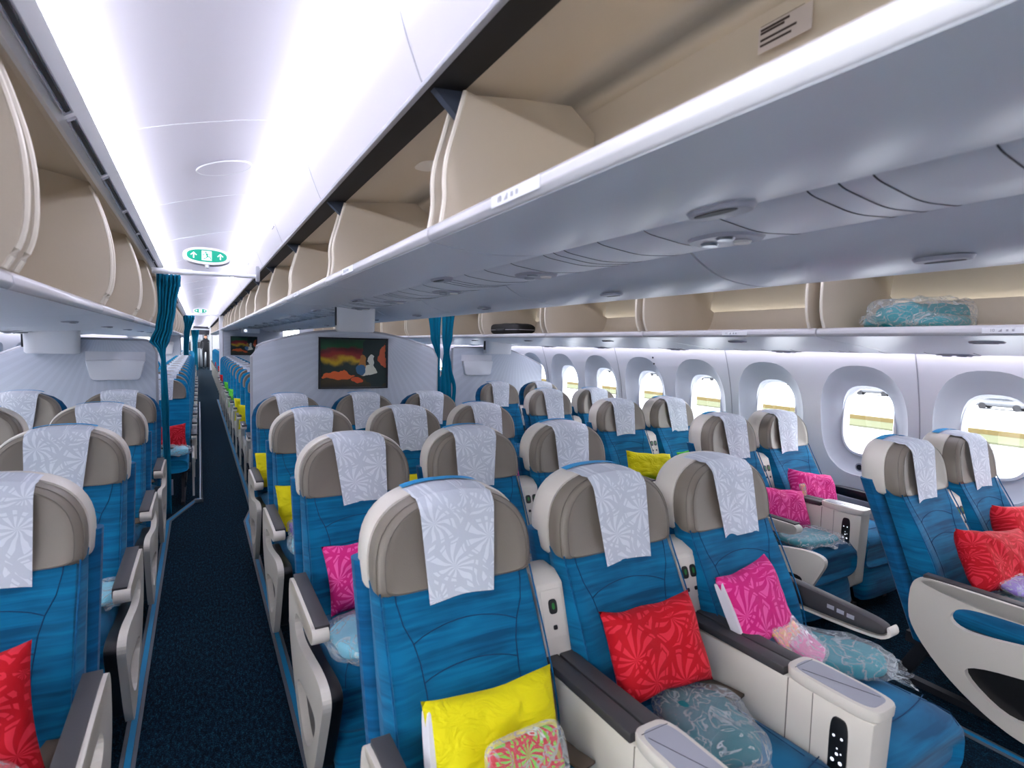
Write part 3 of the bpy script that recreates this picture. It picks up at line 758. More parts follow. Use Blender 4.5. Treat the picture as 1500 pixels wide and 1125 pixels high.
        obj('seat_button', lambda: MB().box(.2505, .2515, -.36, -.335, .578, .592).box(.2505, .2515, -.325, -.30, .580, .594).box(.2505, .2515, -.29, -.265, .582, .596), GREYP, ar, key='p_cb')
        obj('arm_bracket', lambda: MB().ext([(-.02, .54), (-.12, .54), (-.17, .40), (-.04, .38)], 'x', .262, .288), BLACKP, ar, key='p_cbr')
        obj('rear_arm_plate', lambda: MB().box(.255, .292, -.02, .10, .60, .612), CREAM, a, key='p_cpl', bevel=.004)
    if wallarm:
        cx = .300
        ar = obj('armrest', lambda: MB().ext(smoothpoly([(-.12, .60), (-.62, .592), (-.67, .575), (-.66, .545), (-.60, .535), (-.12, .545)]), 'x', cx-.03, cx+.03), BLACKP, o, key='p_wa', bevel=.005)
        obj('seat_button', lambda: MB().box(cx-.0310, cx-.0305, -.50, -.47, .565, .578).box(cx-.0310, cx-.0305, -.545, -.515, .565, .578), GREYP, ar, key='p_wb')
        obj('arm_edge', lambda: MB().ext(smoothpoly([(-.60, .531), (-.66, .541), (-.672, .575), (-.664, .58), (-.65, .555)]), 'x', cx-.032, cx+.032), METAL, ar, key='p_we')
    return o
rown = ['front', 'second', 'third', 'fourth']
XA, XB, XC, XD, XE, XL, XM = .592, 1.162, 1.725, 2.955, 3.525, -.52, -1.09
for k in range(4):
    y = 1.36+1.005*k; ar = k == 3; f0 = 1 if k == 0 else 0
    tail = [', yellow cushion and patterned pouch on it', ', pink cushion on it', ', a strip of yellow cushion showing', ', backed by the picture bulkhead'][k]
    premium_seat('A', k, XA+.020*f0, y, 'centre block seat on the left aisle, %s row%s' % (rown[k], tail), 'centre block seats', ar, 1, -1, seed=k)
    tail = [', red cushion on it', '', ', yellow cushion on it', ', below the framed picture'][k]
    premium_seat('B', k, XB+.018*f0, y, 'middle seat of the centre block, %s row%s' % (rown[k], tail), 'centre block seats', ar, 2, None, seed=k+5)
    tail = [', pink cushion and teal packet on it', '', ', pink cushion on it', ', by the picture bulkhead'][k]
    premium_seat('C', k, XC, y, 'centre block seat on the right aisle, %s row%s' % (rown[k], tail), 'centre block seats', ar, None, 2, seed=k+7)
rown5 = ['front', 'second', 'third', 'fourth', 'last']
for k in range(5):
    y = [1.28, 2.33, 3.35, 4.37, 5.40][k]; ar = k == 4; dx = [.06, .022, 0, 0, 0][k]
    t = [', red cushion on it', ', pink cushion on it', ', yellow cushion on it', '', ', against the right bulkhead'][k]
    d_ = premium_seat('D', k, XD+dx, y, 'aisle seat of the window pair on the right, %s row%s' % (rown5[k], t), 'right pair seats', ar, 2, -1, seed=k+2)
    if k == 0:
        for q in d_.children:
            if q.name.startswith(('aisle_side_panel', 'armrest')): q.location = (-.075, 0, -.032)
    t = [', beside the first window', ', pink cushion on it', ', green cushion on it', '', ', against the right bulkhead'][k]
    premium_seat('E', k, XE+dx, y, 'window seat of the pair on the right, %s row%s' % (rown5[k], t), 'right pair seats', ar, None, None, True, seed=k+9)
for k in range(4):
    y = 1.95+1.005*k; ar = k == 3
    t = [', red cushion on it', '', '', ', against the left bulkhead'][k]
    premium_seat('L', k, XL, y, 'aisle seat of the left block, %s row%s' % (rown[k], t), 'left pair seats', ar, None, 1, seed=[1, 2, 5, 4][k])
    if k > 1:
        premium_seat('M', k, XM, y, 'window-side seat of the left block, %s row, cut by the left picture edge' % rown[k], 'left pair seats', ar, 2, None, seed=k+3)

# ------------------------------------------------------------------ economy seats of the far cabin
EBLUE = fabric('bright_blue_fabric', (0, 104, 148), (4, 136, 184))
def e_back():
    rings = []
    for z, w, yc, d in ((.36, .20, -.17, .04), (.42, .222, -.155, .05), (.7, .228, -.075, .045), (.95, .228, -.01, .04), (1.04, .22, .01, .035), (1.09, .19, .02, .03), (1.11, .14, .023, .015)):
        rings.append([(p[0], yc+p[1], z) for p in sup(w, d, 3.5, 28)])
    return MB().loft(rings)
def e_head():
    rings = []
    for y, k in ((-.058, .8), (-.066, .95), (-.05, 1.), (-.02, 1.)):
        rings.append([(x*k*.86, y+(z-.1)*.2+.01, .90+.1+(z-.1)*k*.78) for x, z in dshape(HW, .245)])
    return MB().loft(rings)
def e_nap():
    def f(u, v):
        x = (u-.5)*.20*(1-.15*v)
        if v < .3: return (x, .05-.09*v/.3, 1.116-.02*abs(v/.3-.4))
        t = (v-.3)/.7; z = 1.105-.19*t; return (x, -.078+(z-1.0)*.2+.01+.02*max(0, 1-t*6), z)
    return MB().grid(f, 8, 16)
def e_cush():
    rings = []
    for y, w, zt, zb in ((-.60, .20, .40, .34), (-.615, .215, .43, .31), (-.58, .222, .455, .30), (-.4, .224, .46, .30), (-.14, .22, .45, .30)):
        rings.append([(p[0], y, p[1]) for p in sup(w, (zt-zb)/2, 4, 28, 0, (zt+zb)/2)])
    return MB().loft(rings)
def e_legs():
    mb = MB()
    for s in (-1, 1):
        mb.box(s*.17-.015, s*.17+.015, -.55, .10, 0, .03).ext([(-.50, .03), (-.46, .03), (-.36, .3), (-.40, .3)], 'x', s*.17-.012, s*.17+.012).ext([(.02, .03), (.06, .03), (-.12, .3), (-.16, .3)], 'x', s*.17-.012, s*.17+.012)
    return mb.box(-.23, .23, -.45, -.15, .28, .31)
def e_arm():
    return MB().ext([(-.12, .55), (-.14, .62), (-.46, .62), (-.48, .60), (-.46, .585), (-.22, .575), (-.2, .35), (-.12, .33)], 'x', -.02, .02)
def e_pad(): return MB().box(-.024, .024, -.47, -.15, .618, .632)
def e_side(s):
    return MB().ext([(-.50, .42), (-.12, .50), (-.10, .34), (-.35, .30), (-.40, .05), (-.44, .05), (-.46, .3)], 'x', s*.262, s*.245)
def econ(x, y, label, group, arm=0):
    o = thing('economy_seat', label, 'airplane seat', (x, y, 0), group)
    obj('backrest', e_back, EBLUE, o, key='e_b'); obj('headrest', e_head, TAUPE, o, key='e_h')
    obj('headrest_cover', e_nap, CLOTH, o, key='e_n'); obj('seat_cushion', e_cush, EBLUE, o, key='e_c')
    obj('seat_frame', e_legs, DMETAL, o, key='e_l', smooth=False)
    for s in ((-1, 1) if arm else (-1,)):
        a = obj('armrest', e_arm, CREAM, o, loc=(s*.262, 0, 0), key='e_a', bevel=.005); obj('armrest_pad', e_pad, DMETAL, a, key='e_p', bevel=.004)
    if arm: obj('side_panel', lambda: e_side(arm), CREAM, o, key=('e_s', arm))
    return o
for k in range(12):
    y = 6.22+.80*k
    econ(-.31, y, 'far cabin seat left of the aisle, %s row behind the bulkhead%s' % (ORD[k] if k else 'first', ', red cushion on it' if k == 0 else ''), 'far left aisle seats', 1)
    if k < 8: econ(-.83, y, 'far cabin seat one in from the aisle, left side, %s row' % (ORD[k] if k else 'first'), 'far left inner seats')
for k in range(12):
    y = 5.85+.80*k
    econ(.66, y, 'far cabin seat right of the aisle, %s row behind the picture bulkhead' % (ORD[k] if k else 'first'), 'far centre aisle seats', -1)
    if k < 8: econ(1.18, y, 'middle seat of the far centre block, %s row' % (ORD[k] if k else 'first'), 'far centre inner seats')
for k in range(4):
    y = 7.2+.80*k
    for j, x in enumerate((2.66, 3.18)):
        econ(x, y, 'blue economy seat beyond the right bulkhead, %s row, %s' % (ORD[k] if k else 'first', ['by the aisle', 'one in from the aisle'][j]), 'far right seats', -1 if j == 0 else 0)
for k in range(12):
    econ(.72, 17.4+.8*k, 'tiny blue seat far down the aisle on the right, %s row of the rear cabin' % (ORD[k] if k else 'first'), 'rear cabin seats', -1)
    if k < 6: econ(-.36, 17.4+.8*k, 'tiny blue seat far down the aisle on the left, %s row of the rear cabin' % (ORD[k] if k else 'first'), 'rear cabin seats', 1)

# ------------------------------------------------------------------ bulkheads
def bulk(name, label, xs, y, topf, pocket=None, mat=LEAFY, cat='partition wall'):
    x0, x1 = xs; cx = (x0+x1)/2
    o = thing(name, label, cat, (cx, y, 0))
    n = 40; pts = [(x0-cx, 0)]
    for i in range(n+1):
        x = x0+(x1-x0)*i/n; pts.append((x-cx, topf(x)))
    pts.append((x1-cx, 0))
    obj('panel', MB().ext(pts, 'y', -.02, .02), mat, o)
    obj('edge_trim', MB().tube([(p[0], 0, max(p[1], .0)) for p in pts], .019, 8), GREYT, o)
    return o
def rc(x, x0, x1, top, r=.07):         # rounded top corners
    d = min(x-x0, x1-x)
    return top-(r-math.sqrt(max(0, r*r-(r-d)**2)) if d < r else 0)
mid = bulk('bulkhead', 'curved pale bulkhead behind the centre seats, framed picture on it', (.385, 2.01), 5.0, lambda x: rc(x, .385, 2.01, 1.603-.16*((x-1.2)/.81)**2))
lb = bulk('bulkhead', 'pale bulkhead behind the left seats with a moulded pocket', (-1.49, -.325), 5.62, lambda x: rc(x, -9, -.325, 1.475, .09) if x > -1.0 else 1.475-.22*((-1.0-x)/.5)**1.2)
rb = bulk('bulkhead', 'pale bulkhead behind the right window seats with a moulded pocket', (2.62, 3.87), 6.0, lambda x: (1.478-.02*(3.0-x) if x < 3.3 else 1.475-.22*((x-3.3)/.6)**1.3))
def pocket(cx, y, z0, z1, w, parent, py):
    mb = MB().ext([(-w/2, z1-.03), (-w/2+.03, z0+.02), (-w/2+.05, z0), (w/2-.05, z0), (w/2-.03, z0+.02), (w/2, z1-.03), (0, z1-.02)], 'y', -.075, -.021)
    p = obj('moulded_pocket', mb, WHITE, parent, loc=(cx-parent.location.x, 0, 0), bevel=.008)
    obj('pocket_recess', MB().box(-w/2-.005, w/2+.005, -.026, -.0205, z1-.035, z1+.045), WALLM, p, bevel=.002)
pocket(-.60, 5.6, 1.145, 1.335, .40, lb, 5.6); pocket(2.93, 6, 1.15, 1.35, .40, rb, 6)
def shroud(x0, x1, y, z0, z1, label):
    o = thing('monitor_shroud', label, 'ceiling unit', ((x0+x1)/2, y, z0)); w = (x1-x0)/2
    obj('housing', MB().loft([[(p[0], p[1], z) for p in sup(w*s, .075*s, 4, 32)] for z, s in ((0, .90), (.012, .97), (z1-z0, 1.))]), WHITE, o)
    obj('side_hinge', MB().box(-w-.008, -w+.002, -.03, .0, .05, z1-z0), DMETAL, o)
shroud(1.04, 1.38, 4.93, 1.60, 1.81, 'white box hanging from the centre bins above the framed picture')
shroud(-1.17, -.82, 5.52, 1.36, 1.60, 'white box hanging under the left bins above the left bulkhead')
shroud(3.00, 3.36, 5.92, 1.41, 1.60, 'white box hanging under the window bins above the right bulkhead')
for bx_, by_, bz_ in ((1.0, 4.975, 1.06), (.55, 4.975, 1.06), (1.72, 4.975, 1.06)):
    obj('bumper_stop', MB().box(-.012, .012, -.012, 0, -.012, .012), BLACKP, mid, loc=(bx_-mid.location.x, 0, bz_))

def picture(cx, y, z0, z1, w, label):
    o = thing('framed_picture', label, 'picture', (cx, y, (z0+z1)/2)); h = (z1-z0)/2; a = w/2
    obj('frame', MB().box(-a, a, -.022, 0, -h, -h+.012).box(-a, a, -.022, 0, h-.012, h).box(-a, -a+.014, -.022, 0, -h, h).box(a-.014, a, -.022, 0, -h, h), DMETAL, o, bevel=.002)
    obj('canvas', MB().box(-a+.012, a-.012, -.014, -.002, -h+.010, h-.010), ART, o, smooth=False)
    return o
def art():
    m, t, b = nt('abstract_canvas')
    v = coords(t, (1, .02, 1)); nz = t.nodes.new('ShaderNodeTexNoise'); nz.inputs['Scale'].default_value = 7; nz.inputs['Detail'].default_value = 3; t.links.new(v, nz.inputs['Vector'])
    sub = t.nodes.new('ShaderNodeVectorMath'); sub.operation = 'MULTIPLY_ADD'; t.links.new(nz.outputs['Color'], sub.inputs[0]); sub.inputs[1].default_value = (.16, 0, .16); t.links.new(v, sub.inputs[2])
    sp = t.nodes.new('ShaderNodeSeparateXYZ'); t.links.new(sub.outputs[0], sp.inputs[0])
    z = math_(t, 'ADD', math_(t, 'MULTIPLY', sp.outputs['Z'], 2.0), .34)
    band = ramp(t, z, [(.0, (30, 34, 26)), (.20, (64, 54, 30)), (.30, (26, 38, 30)), (.46, (34, 52, 48)), (.54, (196, 160, 30)), (.64, (150, 44, 38)), (.74, (104, 30, 36)), (.80, (22, 84, 50)), (.97, (26, 60, 44))], 'EASE')
    def blob(cx, cz, rx, rz, col, prev):
        d = math_(t, 'ADD', math_(t, 'POWER', math_(t, 'DIVIDE', math_(t, 'SUBTRACT', sp.outputs['X'], cx+.08), rx), 2.), math_(t, 'POWER', math_(t, 'DIVIDE', math_(t, 'SUBTRACT', sp.outputs['Z'], cz+.08), rz), 2.))
        mk = math_(t, 'LESS_THAN', d, 1.)
        mx = t.nodes.new('ShaderNodeMixRGB'); t.links.new(mk, mx.inputs[0]); t.links.new(prev, mx.inputs[1]); mx.inputs[2].default_value = s2l(col); return mx.outputs[0]
    c = blob(.20, .05, .12, .30, (24, 44, 44), band)
    c = blob(-.14, -.10, .15, .045, (214, 96, 40), c); c = blob(.03, -.15, .05, .03, (206, 84, 40), c)
    c = blob(.13, -.06, .085, .04, (214, 216, 200), c); c = blob(.16, .03, .03, .07, (206, 210, 198), c)
    c = blob(.07, .0, .035, .09, (176, 120, 60), c); c = blob(.06, -.05, .04, .035, (60, 104, 140), c); c = blob(.27, .07, .03, .09, (198, 92, 56), c)
    t.links.new(c, b.inputs['Base Color']); b.inputs['Roughness'].default_value = .6; return m
ART = art()
picture(1.21, 4.975, 1.095, 1.545, .61, 'framed abstract picture in green, red, yellow and orange on the near bulkhead')
b2 = bulk('bulkhead', 'distant pale bulkhead at the end of the second cabin, picture on it', (.55, 1.95), 15.8, lambda x: 1.9)
picture(1.02, 15.77, 1.12, 1.60, .62, 'small distant framed picture on the far bulkhead of the centre block')
b3 = bulk('bulkhead', 'distant bulkhead on the left at the end of the second cabin', (-1.47, -.40), 15.9, lambda x: 1.9)
b4 = bulk('bulkhead', 'added distant bulkhead on the right, blocking the bright sidewall beyond the second cabin', (2.4, 3.87), 15.9, lambda x: 1.9)  # added to block the brightly lit sidewall farther aft
pocket(-.85, 15.9, 1.12, 1.38, .62, b3, 15.9)

# ------------------------------------------------------------------ curtain rails, portals, curtains, signs
def rail(y, x0, x1, z, label, posts=False):
    o = thing('curtain_rail', label, 'curtain rail', ((x0+x1)/2, y, z)); w = (x1-x0)/2
    obj('rail_bar', MB().tube([(-w, 0, 0), (w, 0, .012)], .017, 12).tube([(-w, 0, 0), (-w+.28, 0, .004)], .024, 12), WHITE, o)
    obj('end_bracket', MB().box(w-.03, w, -.03, .03, -.03, .10), GREYT, o, bevel=.004)
rail(5.30, -.32, .47, 2.045, 'white curtain rail across the left aisle below the nearer exit sign')
for y, nm, zt in ((16.1, 'second', 2.10), (30.5, 'third', 1.95)):
    o = thing('doorway_frame', 'white portal frame around the aisle at the %s cabin divide' % nm, 'doorway frame', (.09, y, 0), 'distant aisle portals')
    obj('post', MB().box(-.42, -.34, -.05, .05, 0, 2.3), WHITE, o, bevel=.01); obj('post', MB().box(.37, .47, -.05, .05, 0, 2.3), WHITE, o, bevel=.01)
    obj('header', MB().box(-.34, .37, -.05, .05, zt, zt+.06), WHITE, o, bevel=.01)
def curtain(cx, y, zt, zb, prof, label, folds=7, amp=.022, axis='x', yd=.0):
    """prof: list of (z, xl, xr)"""
    o = thing('curtain', label, 'curtain', (cx, y, zb))
    prof = sorted(prof, reverse=True)
    def lr(z):
        for (za, la, ra), (zb_, lb_, rb_) in zip(prof, prof[1:]):
            if zb_ <= z <= za:
                t = (za-z)/(za-zb_); t = t*t*(3-2*t); return la+(lb_-la)*t, ra+(rb_-ra)*t
        return prof[-1][1:]
    def f(u, v):
        z = zt+(zb-zt)*v; l, r = lr(z)
        am = amp*min(1, (r-l)/.12+.35)
        return (l+(r-l)*u-cx, am*math.sin(u*folds*2*PI+1.2*math.sin(v*5))+am*.4*math.sin(u*folds*4.3+v*9)+yd, z-zb)
    c = obj('curtain_cloth', MB().grid(f, 84, 40), TEALC, o)
    c.modifiers.new('s', 'SOLIDIFY').thickness = .004
    obj('heading_tape', MB().grid(lambda u, v: (lr(zt)[0]+(lr(zt)[1]-lr(zt)[0])*u-cx, amp*1.1*math.sin(u*folds*2*PI)-.004, zt-zb-.10*v+.01), 84, 2), TEALC, o)
    return o
curtain(-.24, 5.38, 2.02, .02, [(2.02, -.295, -.125), (1.75, -.29, -.165), (1.58, -.31, -.19), (1.47, -.355, -.215), (1.40, -.29, -.245), (1.33, -.27, -.242), (1.2, -.275, -.235), (.9, -.275, -.225), (.02, -.265, -.215)], 'teal pleated curtain tied back at the left bulkhead edge', 6, .02)
curtain(2.42, 6.02, 2.0, .55, [(2.0, 2.30, 2.48), (1.6, 2.35, 2.47), (1.40, 2.41, 2.47), (1.25, 2.33, 2.47), (1.0, 2.38, 2.47), (.55, 2.40, 2.47)], 'left strand of the teal curtain beside the right bulkhead', 3, .012)
curtain(2.56, 5.98, 2.0, .4, [(2.0, 2.47, 2.64), (1.6, 2.48, 2.61), (1.42, 2.50, 2.57), (1.25, 2.48, 2.60), (1.0, 2.46, 2.66), (.4, 2.46, 2.60)], 'right strand of the teal curtain beside the right bulkhead', 3, .012)
rail(6.0, 2.0, 2.75, 2.02, 'curtain rail across the right aisle')
curtain(-.2, 15.95, 2.08, .02, [(2.08, -.33, -.08), (1.6, -.32, -.20), (1.3, -.33, -.22), (.02, -.33, -.2)], 'distant teal curtain on the left at the second cabin divide', 5, .03)
curtain(-.1, 30.2, 1.93, .02, [(1.93, -.30, .02), (1.2, -.26, -.06), (.02, -.25, -.04)], 'farthest teal curtain on the left before the galley', 5, .03)

GREENS = M('sign_green', (0, 150, 120), .4, emit=(0, 150, 118), estr=.22)
SIGNW = M('sign_white', (245, 250, 248), .4, emit=(240, 250, 248), estr=.4)
def exit_sign(x, y, z, w, label, tilt=0.):
    o = thing('exit_sign', label, 'exit sign', (x, y, z)); o.rotation_euler = (math.radians(-12), 0, 0); k = w/.30
    o.scale = (k, k, k)
    obj('housing', MB().loft([[(p[0]*s, yy, p[1]*s) for p in sup(.158, .068, 2.4, 48)] for yy, s in ((.03, .9), (.02, 1.), (-.012, 1.), (-.02, .97))]), WHITE, o, key='xs_h')
    obj('green_face', lambda: MB().loft([[(p[0], yy, p[1]) for p in sup(.132, .047, 2.5, 48)] for yy in (-.0195, -.0215)]), GREENS, o, key='xs_g')
    obj('arrow', lambda: (lambda mb: [mb.ext([(c-.004, -.024), (c+.004, -.024), (c+.004, .010), (c+.016, -.003), (c+.021, .002), (c, .024), (c-.021, .002), (c-.016, -.003), (c-.004, .010)], 'y', -.0225, -.0212) for c in (-.088, .088)] and mb)(MB()), SIGNW, o, key='xs_a', smooth=False)
    obj('door_symbol', lambda: MB().ext([(-.035, -.036), (.030, -.036), (.030, .038), (-.035, .038)], 'y', -.0225, -.0212), SIGNW, o, key='xs_d', smooth=False)
    def man():
        mb = MB().cyl((-.008, -.0226, .027), .0062, -.0012, 'y', 14)
        def limb(a, b, r):
            a, b = Vector(a), Vector(b); d = (b-a).normalized(); n_ = Vector((-d.y, d.x))*r
            mb.ext([tuple(a+n_), tuple(b+n_), tuple(b-n_), tuple(a-n_)], 'y', -.0238, -.0226)
        limb((-.006, .018), (.004, -.006), .0052); limb((-.006, .016), (-.024, .010), .0024); limb((-.024, .010), (-.030, -.001), .0024)
        limb((-.003, .017), (.014, .008), .0024); limb((.014, .008), (.022, .014), .0024)
        limb((.004, -.005), (.020, -.010), .0034); limb((.020, -.010), (.026, -.028), .0030); limb((.002, -.005), (-.006, -.018), .0034); limb((-.006, -.018), (-.024, -.024), .0030)
        return mb
    obj('running_figure', man, GREENS, o, key='xs_m', smooth=False)
    obj('mounting_stub', lambda: MB().cyl((0, .0, -.09), .012, .03, 'z', 12, .02), WHITE, o, key='xs_s')
exit_sign(.065, 4.95, 2.145, .31, 'green and white exit sign with running figure, nearer one')
exit_sign(.05, 15.7, 2.20, .30, 'small distant green exit sign over the far portal')
ds = thing('smoke_detector_disc', 'flat round disc in the ceiling over the left aisle', 'ceiling disc', (.115, 2.99, 2.316))
obj('disc', MB().cyl((0, 0, -.006), .115, .004, 'z', 48, .12), CEIL, ds, rot=(0, -.27, 0)); obj('rim', MB().tube([(.119*math.cos(a*PI/24), .119*math.sin(a*PI/24), -.004) for a in range(49)], .0035, 6), WHITE, ds, rot=(0, -.27, 0))
for y in (3.9, 5.9): 
    q = thing('ceiling_vent', 'small grey slot in the white cove above the centre bins, %s the curtain rail' % ('nearer than' if y < 5 else 'beyond'), 'vent', (.425, y, 2.24)); obj('slot', MB().box(-.002, .004, -.05, .05, -.01, .01), GREYT, q)
mc = thing('monitor_box', 'small pale box under the far centre bins beside the distant picture', 'monitor', (.98, 13.2, 1.66)); obj('case', MB().box(-.18, .18, -.05, .05, 0, .10), WHITE, mc, bevel=.01); obj('indicator', MB().cyl((-.1, -.052, .05), .03, -.004, 'y', 16), WDOT, mc)

# galley at the far end: trolleys and a crew member
gal = thing('galley_cabinet', 'dark galley cabinets at the far end of the aisle', 'galley', (.05, 34, 0))
obj('cabinet', MB().box(-.6, .6, 0, .5, 0, 2.2), DMETAL, gal, bevel=.01)
for i in range(3): obj('oven_front', MB().box(-.5+.34*i, -.2+.34*i, -.02, 0, 1.35, 1.75), METAL, gal, bevel=.005)
for i in range(2):
    tr_ = thing('meal_trolley', 'silver meal trolley at the far end of the aisle, %s of the two' % ['left', 'right'][i], 'trolley', (-.12+.31*i, 32.6, 0), 'meal trolleys')
    obj('body', MB().box(-.14, .14, -.3, .3, .08, 1.0), METAL, tr_, bevel=.01); obj('worktop', MB().box(-.15, .15, -.31, .31, 1.0, 1.03), GREYP, tr_)
    for a in (-.1, .1): obj('castor', MB().cyl((a-.01, -.25, .04), .04, .02, 'x', 12), BLACKP, tr_)
    obj('door_latch', MB().box(-.03, .03, -.315, -.30, .85, .9), BLACKP, tr_)
def person(x, y):
    o = thing('person', 'person in dark uniform standing in the distant galley', 'person', (x, y, 0))
    J = {'p': (0, 0, .95), 'c': (0, 0, 1.25), 'n': (0, 0, 1.47), 'h': (0, -.01, 1.58), 'ht': (0, -.01, 1.70), 'ls': (-.19, 0, 1.41), 'le': (-.24, -.03, 1.13), 'lw': (-.18, -.2, 1.02), 'rs': (.19, 0, 1.41), 're': (.24, -.02, 1.12), 'rw': (.22, -.12, .88), 'lh': (-.10, 0, .90), 'lk': (-.10, -.02, .5), 'la': (-.10, .02, .08), 'lt': (-.10, -.12, .03), 'rh': (.10, 0, .90), 'rk': (.10, -.02, .5), 'ra': (.10, .02, .08), 'rt': (.10, -.12, .03)}
    E_ = [('p', 'c'), ('c', 'n'), ('n', 'h'), ('h', 'ht'), ('n', 'ls'), ('ls', 'le'), ('le', 'lw'), ('n', 'rs'), ('rs', 're'), ('re', 'rw'), ('p', 'lh'), ('lh', 'lk'), ('lk', 'la'), ('la', 'lt'), ('p', 'rh'), ('rh', 'rk'), ('rk', 'ra'), ('ra', 'rt')]
    Rr = {'p': .14, 'c': .14, 'n': .055, 'h': .085, 'ht': .07, 'ls': .06, 'le': .042, 'lw': .028, 'rs': .06, 're': .042, 'rw': .028, 'lh': .085, 'lk': .055, 'la': .04, 'lt': .03, 'rh': .085, 'rk': .055, 'ra': .04, 'rt': .03}
    ks = list(J); me = bpy.data.meshes.new('body'); me.from_pydata([J[k] for k in ks], [(ks.index(a), ks.index(b)) for a, b in E_], [])
    b = bpy.data.objects.new('body', me); COL.objects.link(b); b.parent = o
    b.modifiers.new('k', 'SKIN'); b.modifiers.new('d', 'SUBSURF').levels = 1
    for i, k in enumerate(ks): me.skin_vertices[0].data[i].radius = (Rr[k], Rr[k]*.8)
    me.skin_vertices[0].data[0].use_root = True
    me.materials.append(M('dark_uniform', (24, 26, 34), .8))
    obj('face', MB().loft([[(p[0], -.055+.0*z, 1.60+p[1]) if False else (p[0]*s, yy, 1.62+p[1]*s) for p in sup(.062, .085, 2, 20)] for yy, z, s in ((-.02, 0, 1.), (-.075, 0, .95), (-.095, 0, .6))]), M('skin_tone', (190, 140, 110), .6), o)
    obj('hair', MB().loft([[(p[0]*s, .0+p[1]*s, z) for p in sup(.085, .09, 2, 20)] for z, s in ((1.62, .95), (1.68, 1.), (1.73, .8), (1.75, .4))]), M('dark_hair', (40, 30, 26), .7), o)
person(.30, 31.3)

# ------------------------------------------------------------------ soft goods
def wrinkled(name, rgb):
    m, t, b = nt(name); b.inputs['Base Color'].default_value = s2l(rgb); b.inputs['Roughness'].default_value = .75; b.inputs['Specular IOR Level'].default_value = .25
    bump_(t, b, noise_(t, coords(t, (1, 1, 1.5)), 11, 3, 1.6), .9, .02); return m
def cmat(name, base, line, sc_=9.): return tattoo(name, base, line, sc_, .75)
PM = {'red': cmat('red_printed_cotton', (222, 44, 62), (188, 10, 26)), 'pink': cmat('pink_printed_cotton', (240, 92, 164), (216, 36, 124)), 'yellow': wrinkled('yellow_cotton', (226, 214, 10)), 'green': cmat('green_printed_cotton', (120, 220, 90), (80, 190, 50)), 'ypink': tattoo('yellow_pink_print', (236, 206, 40), (226, 120, 150), 40, plane='xy'), 'rgreen': tattoo('green_red_print', (110, 200, 40), (196, 24, 40), 18, plane='xy'), 'purple': M('purple_pouch', (124, 92, 176), .7), 'porange': M('pink_card', (240, 120, 176), .6), 'orange': M('orange_card', (244, 168, 40), .6), 'pinkp': M('rose_pouch', (206, 100, 150), .6), 'liner': M('white_pillow_liner', (224, 222, 226), .9)}
def pillow(w, h, t, seed):
    rnd = random.Random(seed); ox, oz = rnd.uniform(0, 9), rnd.uniform(0, 9)
    mb = MB(); nu, nv = 30, 22
    for sgn in (-1, 1):
        def f(u, v):
            a, b = u*2-1, v*2-1
            pin = 1-.07*(1-b*b)*abs(a)**3; pin2 = 1-.09*(1-a*a)*abs(b)**3
            x, z = a*w/2*(1-.07*(1-b*b)), b*h/2*(1-.10*(1-a*a))
            th = (max(0, 1-a**4)*max(0, 1-b**4))**.55
            nn = noise.noise(Vector((x*9+ox, z*9+oz, sgn*2.)))*.16+noise.noise(Vector((x*22+ox, z*22, sgn)))*.07
            return (x, sgn*t/2*th*(1+nn*1.6), z+.006*noise.noise(Vector((x*12, ox, 1))))
        mb.grid(f, nu, nv)
    return mb
def cushion_thing(loc, rot, size, col, label, seed, group='cushions on the seats', liner=False):
    o = thing('cushion', label, 'cushion', loc, group)
    o.rotation_euler = tuple(math.radians(a) for a in rot)
    w, h, t = size
    obj('cushion_cover', pillow(w, h, t, seed), PM[col], o, sharp=80)
    if liner: obj('pillow_liner', MB().ext(smoothpoly([(-w*.485, -h*.42), (-w*.485, h*.40), (-w*.45, h*.44), (-w*.44, 0), (-w*.45, -h*.42)]), 'y', -t*.14, t*.2), PM['liner'], o)
    return o
# (x, y, z) centre, rotation deg (tilt back, roll, yaw)
cushion_thing((.59, 1.05, .562), (-22, 3, 2), (.355, .30, .11), 'yellow', 'yellow cushion folded on the nearest centre block seat, red-green packet against it', 1, liner=True)
cushion_thing((1.135, 1.10, .65), (-26, -3, -6), (.32, .25, .12), 'red', 'red leaf-printed cushion on the middle seat of the front centre row', 2)
cushion_thing((1.60, 1.12, .67), (-26, -5, 6), (.29, .25, .10), 'pink', 'pink printed cushion in the right seat of the front centre row, yellow packet before it', 3, liner=True)
cushion_thing((.56, 2.10, .60), (-24, -4, 0), (.30, .26, .12), 'pink', 'pink printed cushion on the second seat along the left aisle, centre block', 4)
cushion_thing((.50, 3.12, .60), (-24, 0, 0), (.30, .26, .11), 'yellow', 'yellow cushion on the third seat along the left aisle, centre block', 5)
cushion_thing((.46, 4.12, .60), (-24, 0, 0), (.26, .26, .11), 'yellow', 'sliver of yellow cushion on the fourth seat along the left aisle, centre block', 6)
cushion_thing((1.17, 3.10, .60), (-24, 0, 0), (.30, .27, .11), 'yellow', 'yellow cushion on the middle seat of the third centre row', 7)
cushion_thing((1.72, 3.13, .63), (-24, 18, 0), (.36, .24, .12), 'pink', 'pink cushion half hidden on the right seat of the third centre row', 8)
cushion_thing((2.96, 3.02, .62), (-24, 6, -10), (.40, .23, .13), 'yellow', 'bright yellow cushion on the aisle seat of the right pair, third row', 9)
cushion_thing((3.57, 3.10, .60), (-24, -8, -6), (.36, .22, .12), 'green', 'bright green cushion on the window seat of the third right row', 10)
cushion_thing((2.93, 1.95, .60), (-28, 10, -8), (.50, .25, .13), 'pink', 'large pink printed cushion on the aisle seat of the second right row', 11)
